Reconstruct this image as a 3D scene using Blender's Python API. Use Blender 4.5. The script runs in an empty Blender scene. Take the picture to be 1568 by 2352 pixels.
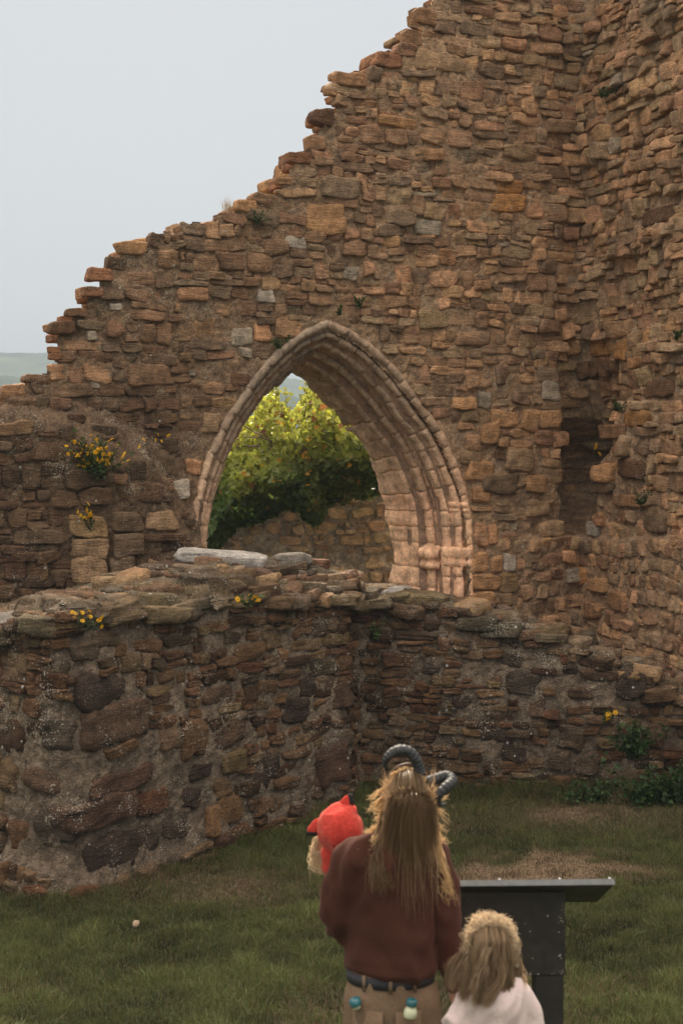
import bpy, bmesh, math, random
import numpy as np
from mathutils import Vector, Matrix, Quaternion

SC = bpy.context.scene
COL = SC.collection
R = math.radians

# ---------------------------------------------------------------- camera, world, sun, exposure
CAMZ = 3.65                      # eye height above the grass at the wall's foot
K = 36.0 / (50.0 * 2352.0)       # metres per photo pixel (1568 x 2352) at one metre
def P(px, py, d):
    """photo pixel (in 1568 x 2352) at depth d metres -> point in the place"""
    return Vector(((px - 784) * K * d, d, CAMZ - (py - 1000) * K * d))
cam_data = bpy.data.cameras.new('camera')
cam = bpy.data.objects.new('camera', cam_data); COL.objects.link(cam)
cam.location = (0, 0, CAMZ); cam.rotation_euler = (R(90), 0, 0)
cam_data.sensor_fit = 'VERTICAL'; cam_data.sensor_height = 36.0; cam_data.lens = 50.0
cam_data.shift_y = -176.0 / 2352.0
cam_data.clip_start = 0.1; cam_data.clip_end = 6000
cam_data.dof.use_dof = True; cam_data.dof.focus_distance = 15.0; cam_data.dof.aperture_fstop = 4.5
SC.camera = cam

SUN_AZ, SUN_EL = R(-8.0), R(34.0)
world = bpy.data.worlds.new('World'); SC.world = world; world.use_nodes = True
wn = world.node_tree.nodes; wl = world.node_tree.links
bg = wn['Background']
sky = wn.new('ShaderNodeTexSky'); sky.sky_type = 'NISHITA'; sky.sun_disc = False
sky.sun_elevation = SUN_EL; sky.sun_rotation = SUN_AZ
sky.air_density = 1.0; sky.dust_density = 0.6; sky.ozone_density = 1.0
hs = wn.new('ShaderNodeHueSaturation'); hs.inputs['Saturation'].default_value = 0.45
wl.new(sky.outputs[0], hs.inputs['Color'])
# thin bright overcast veil over the clear sky
veil = wn.new('ShaderNodeMix'); veil.data_type = 'RGBA'; veil.inputs[0].default_value = .92
veil.inputs[7].default_value = (2.98, 3.06, 3.13, 1)
wl.new(hs.outputs[0], veil.inputs[6])
# overhead brightness added out of view to fill-light the shaded walls
wtc = wn.new('ShaderNodeTexCoord'); wsx = wn.new('ShaderNodeSeparateXYZ'); wl.new(wtc.outputs['Generated'], wsx.inputs[0])
wc = wn.new('ShaderNodeCombineXYZ')
for ch, top in zip('XYZ', (5.0, 4.3, 3.6)):          # the added overhead fill is tinted warm
    wr = wn.new('ShaderNodeMapRange'); wr.interpolation_type = 'SMOOTHSTEP'; wl.new(wsx.outputs['Z'], wr.inputs['Value'])
    wr.inputs['From Min'].default_value = .30; wr.inputs['From Max'].default_value = .80; wr.inputs['To Min'].default_value = 1.0; wr.inputs['To Max'].default_value = top
    wl.new(wr.outputs[0], wc.inputs[ch])
wm = wn.new('ShaderNodeVectorMath'); wm.operation = 'MULTIPLY'; wl.new(veil.outputs[2], wm.inputs[0]); wl.new(wc.outputs[0], wm.inputs[1])
wl.new(wm.outputs[0], bg.inputs['Color'])
bg.inputs['Strength'].default_value = 0.12
sun_d = bpy.data.lights.new('sun', 'SUN'); sun_d.energy = 5.0; sun_d.angle = R(0.6)
sun_d.color = (1.0, 0.86, 0.68)
sun = bpy.data.objects.new('sun', sun_d); COL.objects.link(sun)
sun_vec = Vector((math.sin(SUN_AZ)*math.cos(SUN_EL), math.cos(SUN_AZ)*math.cos(SUN_EL), math.sin(SUN_EL)))
sun.rotation_euler = sun_vec.to_track_quat('Z', 'Y').to_euler(); sun.location = sun_vec * 60
SC.view_settings.view_transform = 'Standard'; SC.view_settings.look = 'None'
SC.view_settings.exposure = 0.85; SC.view_settings.gamma = 1.0
SC.render.engine = 'CYCLES'
SC.cycles.max_bounces = 8; SC.cycles.diffuse_bounces = 4; SC.cycles.transparent_max_bounces = 8
SC.cycles.volume_bounces = 1
SC.cycles.use_denoising = True

# ---------------------------------------------------------------- helpers
def tag(o, label=None, cat=None, group=None, kind=None):
    if label: o['label'] = label
    if cat: o['category'] = cat
    if group: o['group'] = group
    if kind: o['kind'] = kind
    return o
def link(o, parent=None):
    COL.objects.link(o)
    if parent is not None: o.parent = parent
    return o
def empty(name, loc=(0, 0, 0), rz=0):
    o = bpy.data.objects.new(name, None); COL.objects.link(o)
    o.location = loc; o.rotation_euler = (0, 0, rz); o.empty_display_size = .1
    return o
def shift_to(o, loc):
    """put the origin of a mesh built in world coordinates at loc"""
    o.data.transform(Matrix.Translation(-Vector(loc))); o.location = loc
    for c in o.children: pass

class Acc:
    """collects quads/tris with colours and material index, links ONE mesh"""
    def __init__(s): s.v = []; s.q = []; s.c = []; s.m = []; s.n = 0
    def add(s, verts, faces, col, mi=0):
        verts = np.asarray(verts, dtype=np.float32).reshape(-1, 3)
        faces = np.asarray(faces, dtype=np.int64)
        col = np.asarray(col, dtype=np.float32)
        if col.ndim == 1: col = np.tile(col[:3], (len(verts), 1))
        s.v.append(verts); s.c.append(col[:, :3]); s.q.append(faces + s.n)
        s.m.append(np.full(len(faces), mi, dtype=np.int32)); s.n += len(verts)
    def build(s, name, mats, parent=None, smooth=True):
        me = bpy.data.meshes.new(name)
        v = np.concatenate(s.v); c = np.concatenate(s.c)
        me.vertices.add(len(v)); me.vertices.foreach_set('co', v.ravel())
        sizes = np.concatenate([np.full(len(f), f.shape[1], dtype=np.int32) for f in s.q])
        loops = np.concatenate([f.ravel() for f in s.q]).astype(np.int32)
        me.loops.add(len(loops)); me.loops.foreach_set('vertex_index', loops)
        me.polygons.add(len(sizes))
        st = np.concatenate([[0], np.cumsum(sizes)[:-1]]).astype(np.int32)
        me.polygons.foreach_set('loop_start', st); me.polygons.foreach_set('loop_total', sizes)
        me.polygons.foreach_set('material_index', np.concatenate(s.m))
        me.polygons.foreach_set('use_smooth', np.full(len(sizes), smooth))
        me.update(calc_edges=True)
        a = me.color_attributes.new('Col', 'FLOAT_COLOR', 'POINT')
        a.data.foreach_set('color', np.concatenate([c, np.ones((len(c), 1), np.float32)], 1).ravel())
        for m in (mats if isinstance(mats, (list, tuple)) else [mats]): me.materials.append(m)
        o = bpy.data.objects.new(name, me)
        return link(o, parent)

# ---------------------------------------------------------------- numpy noise
def _h(ix, iy, iz, seed):
    n = (ix.astype(np.int64)*374761393 + iy.astype(np.int64)*668265263 + iz.astype(np.int64)*2147483647 + seed*144269) & 0xffffffff
    n = ((n ^ (n >> 13))*1274126177) & 0xffffffff
    n = ((n ^ (n >> 16))*2246822519) & 0xffffffff
    n = n ^ (n >> 15)
    return n.astype(np.float64)/4294967295.0*2 - 1
def vn(p, seed=0):
    p = np.asarray(p, dtype=np.float64); i = np.floor(p); f = p - i; f = f*f*(3 - 2*f); i = i.astype(np.int64)
    x, y, z = i[..., 0], i[..., 1], i[..., 2]; fx, fy, fz = f[..., 0], f[..., 1], f[..., 2]
    r = 0
    for dx in (0, 1):
        wx = fx if dx else 1 - fx
        for dy in (0, 1):
            wy = fy if dy else 1 - fy
            for dz in (0, 1):
                wz = fz if dz else 1 - fz
                r = r + wx*wy*wz*_h(x+dx, y+dy, z+dz, seed)
    return r
def stk(a, **k):
    return np.stack(np.broadcast_arrays(*a), -1)
def fbm(p, seed=0, octv=4, gain=.5):
    p = np.asarray(p, dtype=np.float64); r = 0; a = 1; t = 0
    for k in range(octv):
        r = r + a*vn(p*(2.03**k) + 17.3*k, seed+k); t += a; a *= gain
    return r/t
def sstep(a, b, x):
    t = np.clip((x-a)/(b-a), 0, 1); return t*t*(3-2*t)

# ---------------------------------------------------------------- materials
def new_mat(name):
    m = bpy.data.materials.new(name); m.use_nodes = True
    return m, m.node_tree.nodes, m.node_tree.links, m.node_tree.nodes['Principled BSDF']
def node(N, t, **kw):
    n = N.new(t)
    for k, v in kw.items():
        if k.startswith('i_'):
            n.inputs[k[2:].replace('_', ' ')].default_value = v
        else: setattr(n, k, v)
    return n
def mixc(N, L, fac, a, b, mode='MIX'):
    n = N.new('ShaderNodeMix'); n.data_type = 'RGBA'; n.blend_type = mode
    for key, val in (('Factor', fac), ('A', a), ('B', b)):
        s = [i for i in n.inputs if i.name == key and (i.type == ('VALUE' if key == 'Factor' else 'RGBA'))][0]
        if hasattr(val, 'is_linked'): L.new(val, s)
        elif key == 'Factor': s.default_value = val
        else: s.default_value = (*val, 1)
    return [o for o in n.outputs if o.type == 'RGBA'][0]
def ramp(N, L, src, a, b, ca=(0, 0, 0), cb=(1, 1, 1)):
    r = N.new('ShaderNodeValToRGB'); r.color_ramp.elements[0].position = a; r.color_ramp.elements[1].position = b
    r.color_ramp.elements[0].color = (*ca, 1); r.color_ramp.elements[1].color = (*cb, 1)
    L.new(src, r.inputs[0]); return r.outputs[0]

def stone_material(name, lichen=.5, strata=1.0, bump=.6, speck=.5, mortar=False, scale=1.0):
    m, N, L, B = new_mat(name)
    tc = node(N, 'ShaderNodeNewGeometry').outputs['Position']
    mp = node(N, 'ShaderNodeMapping'); mp.inputs['Scale'].default_value = (scale, scale, scale); L.new(tc, mp.inputs[0])
    pos = mp.outputs[0]
    at = node(N, 'ShaderNodeAttribute', attribute_name='Col').outputs['Color']
    n1 = node(N, 'ShaderNodeTexNoise', i_Scale=9.0, i_Detail=8.0, i_Roughness=.65); L.new(pos, n1.inputs['Vector'])
    n2 = node(N, 'ShaderNodeTexNoise', i_Scale=45.0, i_Detail=6.0, i_Roughness=.7); L.new(pos, n2.inputs['Vector'])
    ms = node(N, 'ShaderNodeMapping'); ms.inputs['Scale'].default_value = (3.5, 3.5, 30); L.new(pos, ms.inputs[0])
    n3 = node(N, 'ShaderNodeTexNoise', i_Scale=1.0, i_Detail=5.0, i_Roughness=.6, i_Distortion=1.6); L.new(ms.outputs[0], n3.inputs['Vector'])
    c = mixc(N, L, 1.0, at, ramp(N, L, n1.outputs['Fac'], .32, .7, (.56, .56, .56), (1.44, 1.44, 1.44)), 'MULTIPLY')
    c = mixc(N, L, .8, c, ramp(N, L, n2.outputs['Fac'], .3, .7, (.55, .54, .53), (1.45, 1.42, 1.38)), 'MULTIPLY')
    if not mortar:
        c = mixc(N, L, .42*strata, c, ramp(N, L, n3.outputs['Fac'], .3, .7, (.58, .56, .54), (1.4, 1.37, 1.33)), 'MULTIPLY')
    # lichen crust: patches broken into specks
    v = node(N, 'ShaderNodeTexNoise', i_Scale=62.0, i_Detail=4.0, i_Roughness=.6); L.new(pos, v.inputs['Vector'])
    n4 = node(N, 'ShaderNodeTexNoise', i_Scale=3.2, i_Detail=5.0, i_Roughness=.6); L.new(pos, n4.inputs['Vector'])
    add = node(N, 'ShaderNodeMath', operation='MULTIPLY_ADD'); L.new(n4.outputs['Fac'], add.inputs[0]); add.inputs[1].default_value = .62
    L.new(v.outputs['Fac'], add.inputs[2])
    fac = ramp(N, L, add.outputs[0], 1.0-.08*lichen, 1.05-.08*lichen)
    c = mixc(N, L, fac, c, (.42, .38, .31) if not mortar else (.46, .40, .31))
    vo = node(N, 'ShaderNodeTexVoronoi', i_Scale=13.0); vo.feature = 'F1'; L.new(pos, vo.inputs['Vector'])
    # sparse round pale lichen spots (only some cells)
    sp = node(N, 'ShaderNodeSeparateColor'); L.new(vo.outputs['Color'], sp.inputs[0])
    gt = node(N, 'ShaderNodeMath', operation='GREATER_THAN'); L.new(sp.outputs[0], gt.inputs[0]); gt.inputs[1].default_value = 1-.28*speck
    sz = node(N, 'ShaderNodeMath', operation='MULTIPLY'); L.new(sp.outputs[1], sz.inputs[0]); sz.inputs[1].default_value = .2
    lt = node(N, 'ShaderNodeMath', operation='LESS_THAN'); L.new(vo.outputs['Distance'], lt.inputs[0]); L.new(sz.outputs[0], lt.inputs[1])
    mu = node(N, 'ShaderNodeMath', operation='MULTIPLY'); L.new(gt.outputs[0], mu.inputs[0]); L.new(lt.outputs[0], mu.inputs[1])
    c = mixc(N, L, mu.outputs[0], c, (.5, .5, .47))
    L.new(c, B.inputs['Base Color'])
    B.inputs['Roughness'].default_value = .93; B.inputs['Specular IOR Level'].default_value = .25
    sm = node(N, 'ShaderNodeMath', operation='ADD'); L.new(n2.outputs['Fac'], sm.inputs[0]); L.new((n1 if mortar else n3).outputs['Fac'], sm.inputs[1])
    s2 = node(N, 'ShaderNodeMath', operation='MULTIPLY_ADD'); L.new(v.outputs['Fac'], s2.inputs[0]); s2.inputs[1].default_value = .9 if mortar else .35
    L.new(sm.outputs[0], s2.inputs[2])
    bp = node(N, 'ShaderNodeBump', i_Strength=bump, i_Distance=.04); L.new(s2.outputs[0], bp.inputs['Height']); L.new(bp.outputs[0], B.inputs['Normal'])
    return m
def simple_mat(name, col, rough=.8, attr=False, transl=0, bump=0, bscale=30, var=.25, spec=.3, sheen=0):
    m, N, L, B = new_mat(name)
    tc = node(N, 'ShaderNodeTexCoord').outputs['Object']
    n1 = node(N, 'ShaderNodeTexNoise', i_Scale=bscale, i_Detail=5.0, i_Roughness=.6); L.new(tc, n1.inputs['Vector'])
    base = node(N, 'ShaderNodeAttribute', attribute_name='Col').outputs['Color'] if attr else None
    if base is None:
        rgb = node(N, 'ShaderNodeRGB'); rgb.outputs[0].default_value = (*col, 1); base = rgb.outputs[0]
    c = mixc(N, L, 1.0, base, ramp(N, L, n1.outputs['Fac'], .25, .75, (1-var,)*3, (1+var,)*3), 'MULTIPLY')
    L.new(c, B.inputs['Base Color']); B.inputs['Roughness'].default_value = rough
    B.inputs['Specular IOR Level'].default_value = spec
    if sheen:
        B.inputs['Sheen Weight'].default_value = sheen; B.inputs['Sheen Roughness'].default_value = .35; B.inputs['Sheen Tint'].default_value = (*[min(1, q*6+.15) for q in col], 1)
    if bump:
        bp = node(N, 'ShaderNodeBump', i_Strength=bump, i_Distance=.01); L.new(n1.outputs['Fac'], bp.inputs['Height']); L.new(bp.outputs[0], B.inputs['Normal'])
    if transl:
        tr = node(N, 'ShaderNodeBsdfTranslucent'); L.new(c, tr.inputs[0])
        mx = node(N, 'ShaderNodeMixShader'); mx.inputs[0].default_value = transl
        L.new(B.outputs[0], mx.inputs[1]); L.new(tr.outputs[0], mx.inputs[2])
        L.new(mx.outputs[0], N['Material Output'].inputs['Surface'])
    return m
M_STONE = stone_material('weathered_sandstone', lichen=.3, speck=.2, bump=.9)
M_STONE_LOW = stone_material('lichened_rubble', lichen=.7, speck=.6, bump=.9)
M_MORTAR = stone_material('lime_mortar', lichen=1.0, mortar=True, bump=1.0, speck=.2)
M_ASHLAR = stone_material('dressed_sandstone', lichen=-.6, strata=.25, bump=.35, speck=0)
M_LEAF = simple_mat('leaf', (0, 0, 0), .55, attr=True, transl=.45, bscale=8, var=.2)
M_GRASS = simple_mat('grass_blade', (0, 0, 0), .6, attr=True, transl=.4, bscale=3, var=.15)
# ================================================================ masonry
class Surf:
    """a wall face: a path in plan (arc length s), height z, and a depth function D (metres pushed into the wall)"""
    def __init__(self, pts, smooth=.4, D=None, step=.02):
        pts = np.array(pts, float); seg = np.linalg.norm(np.diff(pts, axis=0), axis=1); cs = np.concatenate([[0], np.cumsum(seg)])
        s = np.arange(0, cs[-1], step); x = np.interp(s, cs, pts[:, 0]); y = np.interp(s, cs, pts[:, 1])
        n = max(1, int(smooth/step)) | 1
        if n > 1:
            ker = np.hanning(n+2)[1:-1]; ker /= ker.sum()
            x = np.convolve(np.pad(x, n//2, mode='reflect', reflect_type='odd'), ker, 'valid')
            y = np.convolve(np.pad(y, n//2, mode='reflect', reflect_type='odd'), ker, 'valid')
        self.s, self.x, self.y = s, x, y; tx, ty = np.gradient(x), np.gradient(y); l = np.hypot(tx, ty)
        self.tx, self.ty = tx/l, ty/l; self.L = s[-1]; self.D = D
        self.px = 784 + x/(K*y)
    def base(self, s):
        return (np.interp(s, self.s, self.x), np.interp(s, self.s, self.y), np.interp(s, self.s, self.tx), np.interp(s, self.s, self.ty))
    def s_of(self, px): return np.interp(px, self.px, self.s)
    def z_of(self, px, py): return CAMZ - (np.asarray(py)-1000)*K*np.interp(self.s_of(px), self.s, self.y)
    def pix(self, s, z):
        x, y, _, _ = self.base(s); return 784 + x/(K*y), 1000 + (CAMZ-z)/(K*y)
    def pos(self, s, z, out, d=None):
        x, y, tx, ty = self.base(s)
        if d is None: d = self.D(s, z) if self.D else 0
        o = out - d
        return np.stack([x + ty*o, y - tx*o, z + 0*x], -1)

def courses(rng, s0, s1, z0, z1, hmin, hmax, wmin, wmax, thin=.25):
    """random coursed rubble: (s, z, w, h) of each stone; courses step and split"""
    out = []
    z = z0
    while z < z1:
        h = rng.uniform(hmin, hmax); s = s0 - rng.uniform(0, .3)
        while s < s1:
            w = min(wmax, max(wmin, rng.lognormal(math.log((wmin+wmax)*.38), .42)))
            r = rng.random()
            if r < thin and h > hmin*1.25:
                k = rng.uniform(.35, .65)
                out.append((s+w/2, z+h*k/2, w, h*k)); 
                if rng.random() < .5: out.append((s+w/2, z+h*(1+k)/2, w, h*(1-k)))
                else:
                    q = rng.uniform(.35, .65); out.append((s+w*q/2, z+h*(1+k)/2, w*q, h*(1-k))); out.append((s+w*(1+q)/2, z+h*(1+k)/2, w*(1-q), h*(1-k)))
            else: out.append((s+w/2, z+h/2, w, h))
            s += w
        z += h
    a = np.array(out)
    wp = np.stack([a[:, 0]*.8, a[:, 1]*.8, a[:, 0]*0], -1)
    a[:, 1] += .10*vn(wp, 5) + .05*vn(wp*2.7, 6); a[:, 0] += .05*vn(wp*2, 7)
    return a

_t = np.array([-1, -.985, -.93, -.78, -.5, -.18, .18, .5, .78, .93, .985, 1])
GX, GY = np.meshgrid(_t, _t); GX = GX.ravel(); GY = GY.ravel(); GN = len(_t)
_i = np.arange(GN-1); _a, _b = np.meshgrid(_i, _i); _k = (_b*GN + _a).ravel()
GF = np.stack([_k, _k+1, _k+1+GN, _k+GN], 1)
GR = np.maximum(abs(GX), abs(GY))
GPROF = np.interp(GR, [0, .5, .78, .93, .985, 1], [.0, -.01, -.05, -.22, -1.2, -4.2])

def stones_mesh(acc, surf, A, cols, rng, prot, gap=.012, pexp=(3.5, 9), rough=1.0, tilt=.10, rotv=.06, depth_in=None, mi=0, layer=0, dvals=None, edge=.03):
    """A: (n,4) s z w h -> rough faced stones set in the wall face"""
    n = len(A)
    if n == 0: return
    s, z, w, h = A.T; w = np.maximum(w-gap, .03); h = np.maximum(h-gap, .025)
    pe = rng.uniform(pexp[0], pexp[1], n)[:, None]
    gx, gy = GX[None], GY[None]; m = np.maximum(abs(gx), abs(gy)) + 1e-9
    rr = m/((abs(gx)**pe + abs(gy)**pe)**(1/pe) + 1e-9)
    x = gx*rr; y = gy*rr
    # irregular quad corners
    j = rng.normal(0, 1, (n, 4, 2))*np.array([.09, .13]); u = (x+1)/2; v = (y+1)/2
    wq = np.stack([(1-u)*(1-v), u*(1-v), u*v, (1-u)*v], -1)
    x = x + (wq*j[:, None, :, 0]).sum(-1); y = y + (wq*j[:, None, :, 1]).sum(-1)
    lx = x*w[:, None]/2; ly = y*h[:, None]/2
    # outline and face noise, in metres
    q = np.stack([lx*7, ly*7, np.zeros_like(lx)], -1) + rng.uniform(0, 900, (n, 1, 3))
    sz = np.minimum(w, h)[:, None]
    lx = lx + vn(q, 1)*sz*.10*rough + vn(q*3.1, 11)*.008*rough; ly = ly + vn(q*1.1, 2)*sz*.10*rough + vn(q*3.3, 12)*.007*rough
    tx_, ty_ = rng.normal(0, tilt, (2, n, 1)); 
    face = fbm(q*1.3, 3, 3)*sz*.12*rough + vn(q*np.array([.8, 6.0, 1]), 4)*.006*rough + vn(q*5, 13)*.005*rough
    o = prot[:, None] + GPROF[None]*edge*np.clip(sz/.12, .5, 1.3) + np.where(GR[None] < .99, face, face*.3) + tx_*lx + ty_*ly
    rot = rng.normal(0, rotv, n)[:, None]; lx, ly = lx*np.cos(rot)-ly*np.sin(rot), lx*np.sin(rot)+ly*np.cos(rot)
    bx, by, tx, ty = surf.base(s)
    d = dvals if dvals is not None else (surf.D(s, z) if surf.D else np.zeros(n))
    oo = o - d[:, None] - layer
    X = bx[:, None] + tx[:, None]*lx + ty[:, None]*oo
    Y = by[:, None] + ty[:, None]*lx - tx[:, None]*oo
    Z = z[:, None] + ly
    V = np.stack([X, Y, Z], -1)
    C = np.repeat(cols[:, None, :], GN*GN, 1)*(1 + .18*vn(q*.6, 8)[..., None])
    F = (GF[None] + (np.arange(n)*GN*GN)[:, None, None]).reshape(-1, 4)
    acc.add(V.reshape(-1, 3), F, C.reshape(-1, 3), mi)

def backing(acc, surf, s0, s1, z0, z1, step, mask, thick, colf, amp=.02, mi=1, base=0.0, shear=None):
    ns, nz = int((s1-s0)/step)+1, int((z1-z0)/step)+1
    S, Z = np.meshgrid(np.linspace(s0, s1, ns), np.linspace(z0, z1, nz), indexing='ij')
    p = np.stack([S, S*0, Z], -1)
    out = base + amp*fbm(p*9, 21, 3) + amp*.7*vn(p*28, 22) + .5*amp*vn(p*55, 23)
    F = surf.pos(S, Z, out); Bk = surf.pos(S, Z, np.full_like(S, -thick), d=0)
    if shear is not None:
        w_ = shear(S, Z)[..., None]; Bk = Bk*(1-w_) + w_*(surf.pos(S, Z, out*0, d=0) + np.array([0, thick, 0]))
    cs = (S[:-1, :-1]+S[1:, 1:])/2; cz = (Z[:-1, :-1]+Z[1:, 1:])/2
    mk = mask(cs, cz)
    idx = np.arange(ns*nz).reshape(ns, nz); a = idx[:-1, :-1]; b = idx[1:, :-1]; c = idx[1:, 1:]; d = idx[:-1, 1:]; N = ns*nz
    fr = np.stack([a, b, c, d], -1)[mk]; bk = np.stack([a, d, c, b], -1)[mk] + N
    pm = np.pad(mk, 1)
    rims = []
    def rim(sel, e0, e1): rims.append(np.stack([e0[sel], e0[sel]+N, e1[sel]+N, e1[sel]], -1))
    rim(mk & ~pm[:-2, 1:-1], a, d); rim(mk & ~pm[2:, 1:-1], c, b); rim(mk & ~pm[1:-1, :-2], b, a); rim(mk & ~pm[1:-1, 2:], d, c)
    f = np.concatenate([fr, bk] + rims)
    V = np.concatenate([F.reshape(-1, 3), Bk.reshape(-1, 3)]); C = colf(S, Z, p).reshape(-1, 3); C = np.concatenate([C, C])
    used = np.unique(f); re = np.zeros(2*N, dtype=np.int64); re[used] = np.arange(len(used))
    acc.add(V[used], re[f], C[used], mi)

PAL = {'red': (.23, .137, .090), 'dark': (.125, .086, .060), 'brown': (.26, .178, .117), 'tan': (.42, .295, .185), 'pink': (.45, .30, .20),
       'grey': (.30, .245, .18), 'olive': (.29, .235, .15), 'pale': (.42, .36, .29), 'white': (.52, .46, .40), 'ochre': (.37, .235, .115), 'slate': (.16, .135, .105)}
for _k in PAL: PAL[_k] = tuple(np.array(PAL[_k])*((1.34, 1.08, .86) if _k not in ('white', 'pale') else (1, .97, .92)))
def palette(rng, n, names, wts):
    w = np.array(wts, float); w /= w.sum(); k = rng.choice(len(names), n, p=w)
    c = np.array([PAL[a] for a in names])[k]*rng.uniform(.85, 1.16, (n, 1))*rng.uniform(.96, 1.04, (n, 3))
    return c

# ---------------------------------------------------------------- the tall wall with its arch, and the return wall on the right
def wl_pt(px, a=R(25), y0=16.0):
    c = (px-784)*K; y = y0/(1 - c*math.tan(a)); return (c*y, y)
CORNER = wl_pt(1335)
def _p(px, d): return ((px-784)*K*d, d)
main_path = [wl_pt(-260), CORNER, _p(1568, 15.05)]
v = np.array(_p(1568, 15.05)) - np.array(CORNER); v /= np.linalg.norm(v); e = np.array(main_path[-1]) + v*2.0; main_path.append(tuple(e))

def poly_in(px, py, poly):
    ins = np.zeros(np.shape(px), bool); n = len(poly)
    for i in range(n):
        x1, y1 = poly[i]; x2, y2 = poly[(i+1) % n]
        c = ((y1 > py) != (y2 > py)) & (px < (x2-x1)*(py-y1)/((y2-y1) if y2 != y1 else 1e-9) + x1); ins ^= c
    return ins
def poly_dist(px, py, poly):
    d = np.full(np.shape(px), 1e9); n = len(poly)
    for i in range(n):
        a = np.array(poly[i], float); b = np.array(poly[(i+1) % n], float); ab = b-a
        t = np.clip(((px-a[0])*ab[0] + (py-a[1])*ab[1])/(ab@ab + 1e-9), 0, 1)
        d = np.minimum(d, np.hypot(px-a[0]-t*ab[0], py-a[1]-t*ab[1]))
    return np.where(poly_in(px, py, poly), d, -d)
NICHE = [(1290, 1232), (1287, 1040), (1289, 905), (1312, 862), (1345, 872), (1430, 884), (1432, 930), (1398, 985), (1392, 1040), (1362, 1075), (1370, 1120), (1362, 1170), (1352, 1205), (1346, 1232)]
LEDGE = [(-400, 1000), (0, 1000), (110, 1008), (200, 1040), (280, 1085), (330, 1180), (380, 1300), (420, 1420), (420, 2600), (-400, 2600)]
def main_D(s, z):
    px, py = SURF0.pix(s, z)
    d = .10*fbm(np.stack([s*.45, s*0, z*.45], -1), 31, 2)
    xr = np.interp(py, [860, 930, 985, 1040, 1075, 1120, 1205, 1232], [1452, 1440, 1408, 1398, 1368, 1374, 1358, 1348]) + 9*vn(np.stack([s*5, s*0, z*5], -1), 35)
    d = d + (.30 + .60*sstep(930, 1060, py))*sstep(1283, 1297, px + 5*vn(np.stack([s*0, s*0, z*7], -1), 36))*sstep(xr+4, xr-48, px)*sstep(850, 945, py + 12*vn(np.stack([s*6, s*0, z*2], -1), 37))*sstep(1238, 1222, py)
    d = d - .42*sstep(-118, 0, poly_dist(px, py, LEDGE))
    # rough robbed core, upper right: ledges and hollows
    rg = sstep(1230, 1330, px)*sstep(1000, 800, py)
    d = d + rg*(.12*vn(np.stack([s*1.2, s*0, z*2.4], -1), 33) + .10)
    d = d - .10*sstep(1180, 1215, px)*sstep(1225, 1245, py)       # later patched facing, lower right, stands a little proud
    return d
SURF0 = Surf(main_path, smooth=.5)
SURF = Surf(main_path, smooth=.5, D=main_D)

SIL = [(-300, 1100), (-100, 960), (0, 922), (22, 890), (62, 882), (100, 856), (128, 846), (108, 832), (112, 800), (122, 772), (125, 745), (160, 738), (164, 714), (196, 706), (200, 664), (225, 654), (228, 622), (258, 612), (270, 590), (285, 562),
       (335, 562), (345, 547), (395, 532), (440, 512), (470, 516), (500, 487), (535, 482), (545, 468), (585, 470), (620, 457), (634, 430), (650, 404), (670, 380), (680, 355), (702, 345), (712, 318), (722, 304), (738, 290),
       (748, 258), (768, 250), (772, 218), (778, 172), (800, 168), (855, 162), (868, 124), (915, 120), (928, 70), (955, 60), (958, 24), (985, 18), (1000, -20), (1040, -90), (1150, -250), (1340, -330), (1600, -340), (3000, -340)]
SX, SY = np.array(SIL, float).T; SX = np.maximum.accumulate(SX + np.arange(len(SX))*1e-3)
def above(px, py): return np.interp(px, SX, SY) - py       # >0: pixel lies above the broken wall head

# arch outline, photo pixels -> wall coordinates (s, z)
ARCH_R = [(750, 738), (775, 748), (830, 778), (870, 812), (905, 850), (935, 886), (962, 923), (988, 957), (1010, 990), (1030, 1028), (1046, 1070), (1062, 1112), (1073, 1150), (1079, 1200), (1081, 1260), (1083, 1330), (1084, 1400), (1086, 1700), (1086, 2000)]
ARCH_L = [(750, 738), (720, 748), (680, 770), (650, 794), (620, 822), (592, 852), (565, 885), (542, 918), (518, 955), (500, 990), (484, 1026), (470, 1062), (458, 1100), (448, 1140), (440, 1180), (435, 1225), (432, 1270), (431, 1320), (430, 1400), (430, 1700), (430, 2000)]
def to_sz(pl):
    a = np.array(pl, float); return np.stack([SURF0.s_of(a[:, 0]), SURF0.z_of(a[:, 0], a[:, 1])], 1)
AR, AL = to_sz(ARCH_R), to_sz(ARCH_L)
ARCH_POLY = [tuple(p) for p in AR] + [tuple(p) for p in AL[::-1][:-1]]
def arch_in(s, z, inset=0.0): return poly_dist(s, z, ARCH_POLY) - inset      # >0 inside

def mortar_col(base, seed, vary=.25):
    def f(S, Z, p):
        n = fbm(p*2.2, seed, 3)[..., None]; m = vn(p*40, seed+9)[..., None]
        return np.array(base)*np.array((1.04, .88, .74))*(1 + vary*n*1.6 + .35*m)
    return f

def low_left_tone(px, py): return 1 - .50*sstep(560, 330, px)*sstep(840, 960, py)  # stones and mortar darker towards the lower left
rng = np.random.default_rng(11)
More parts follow.
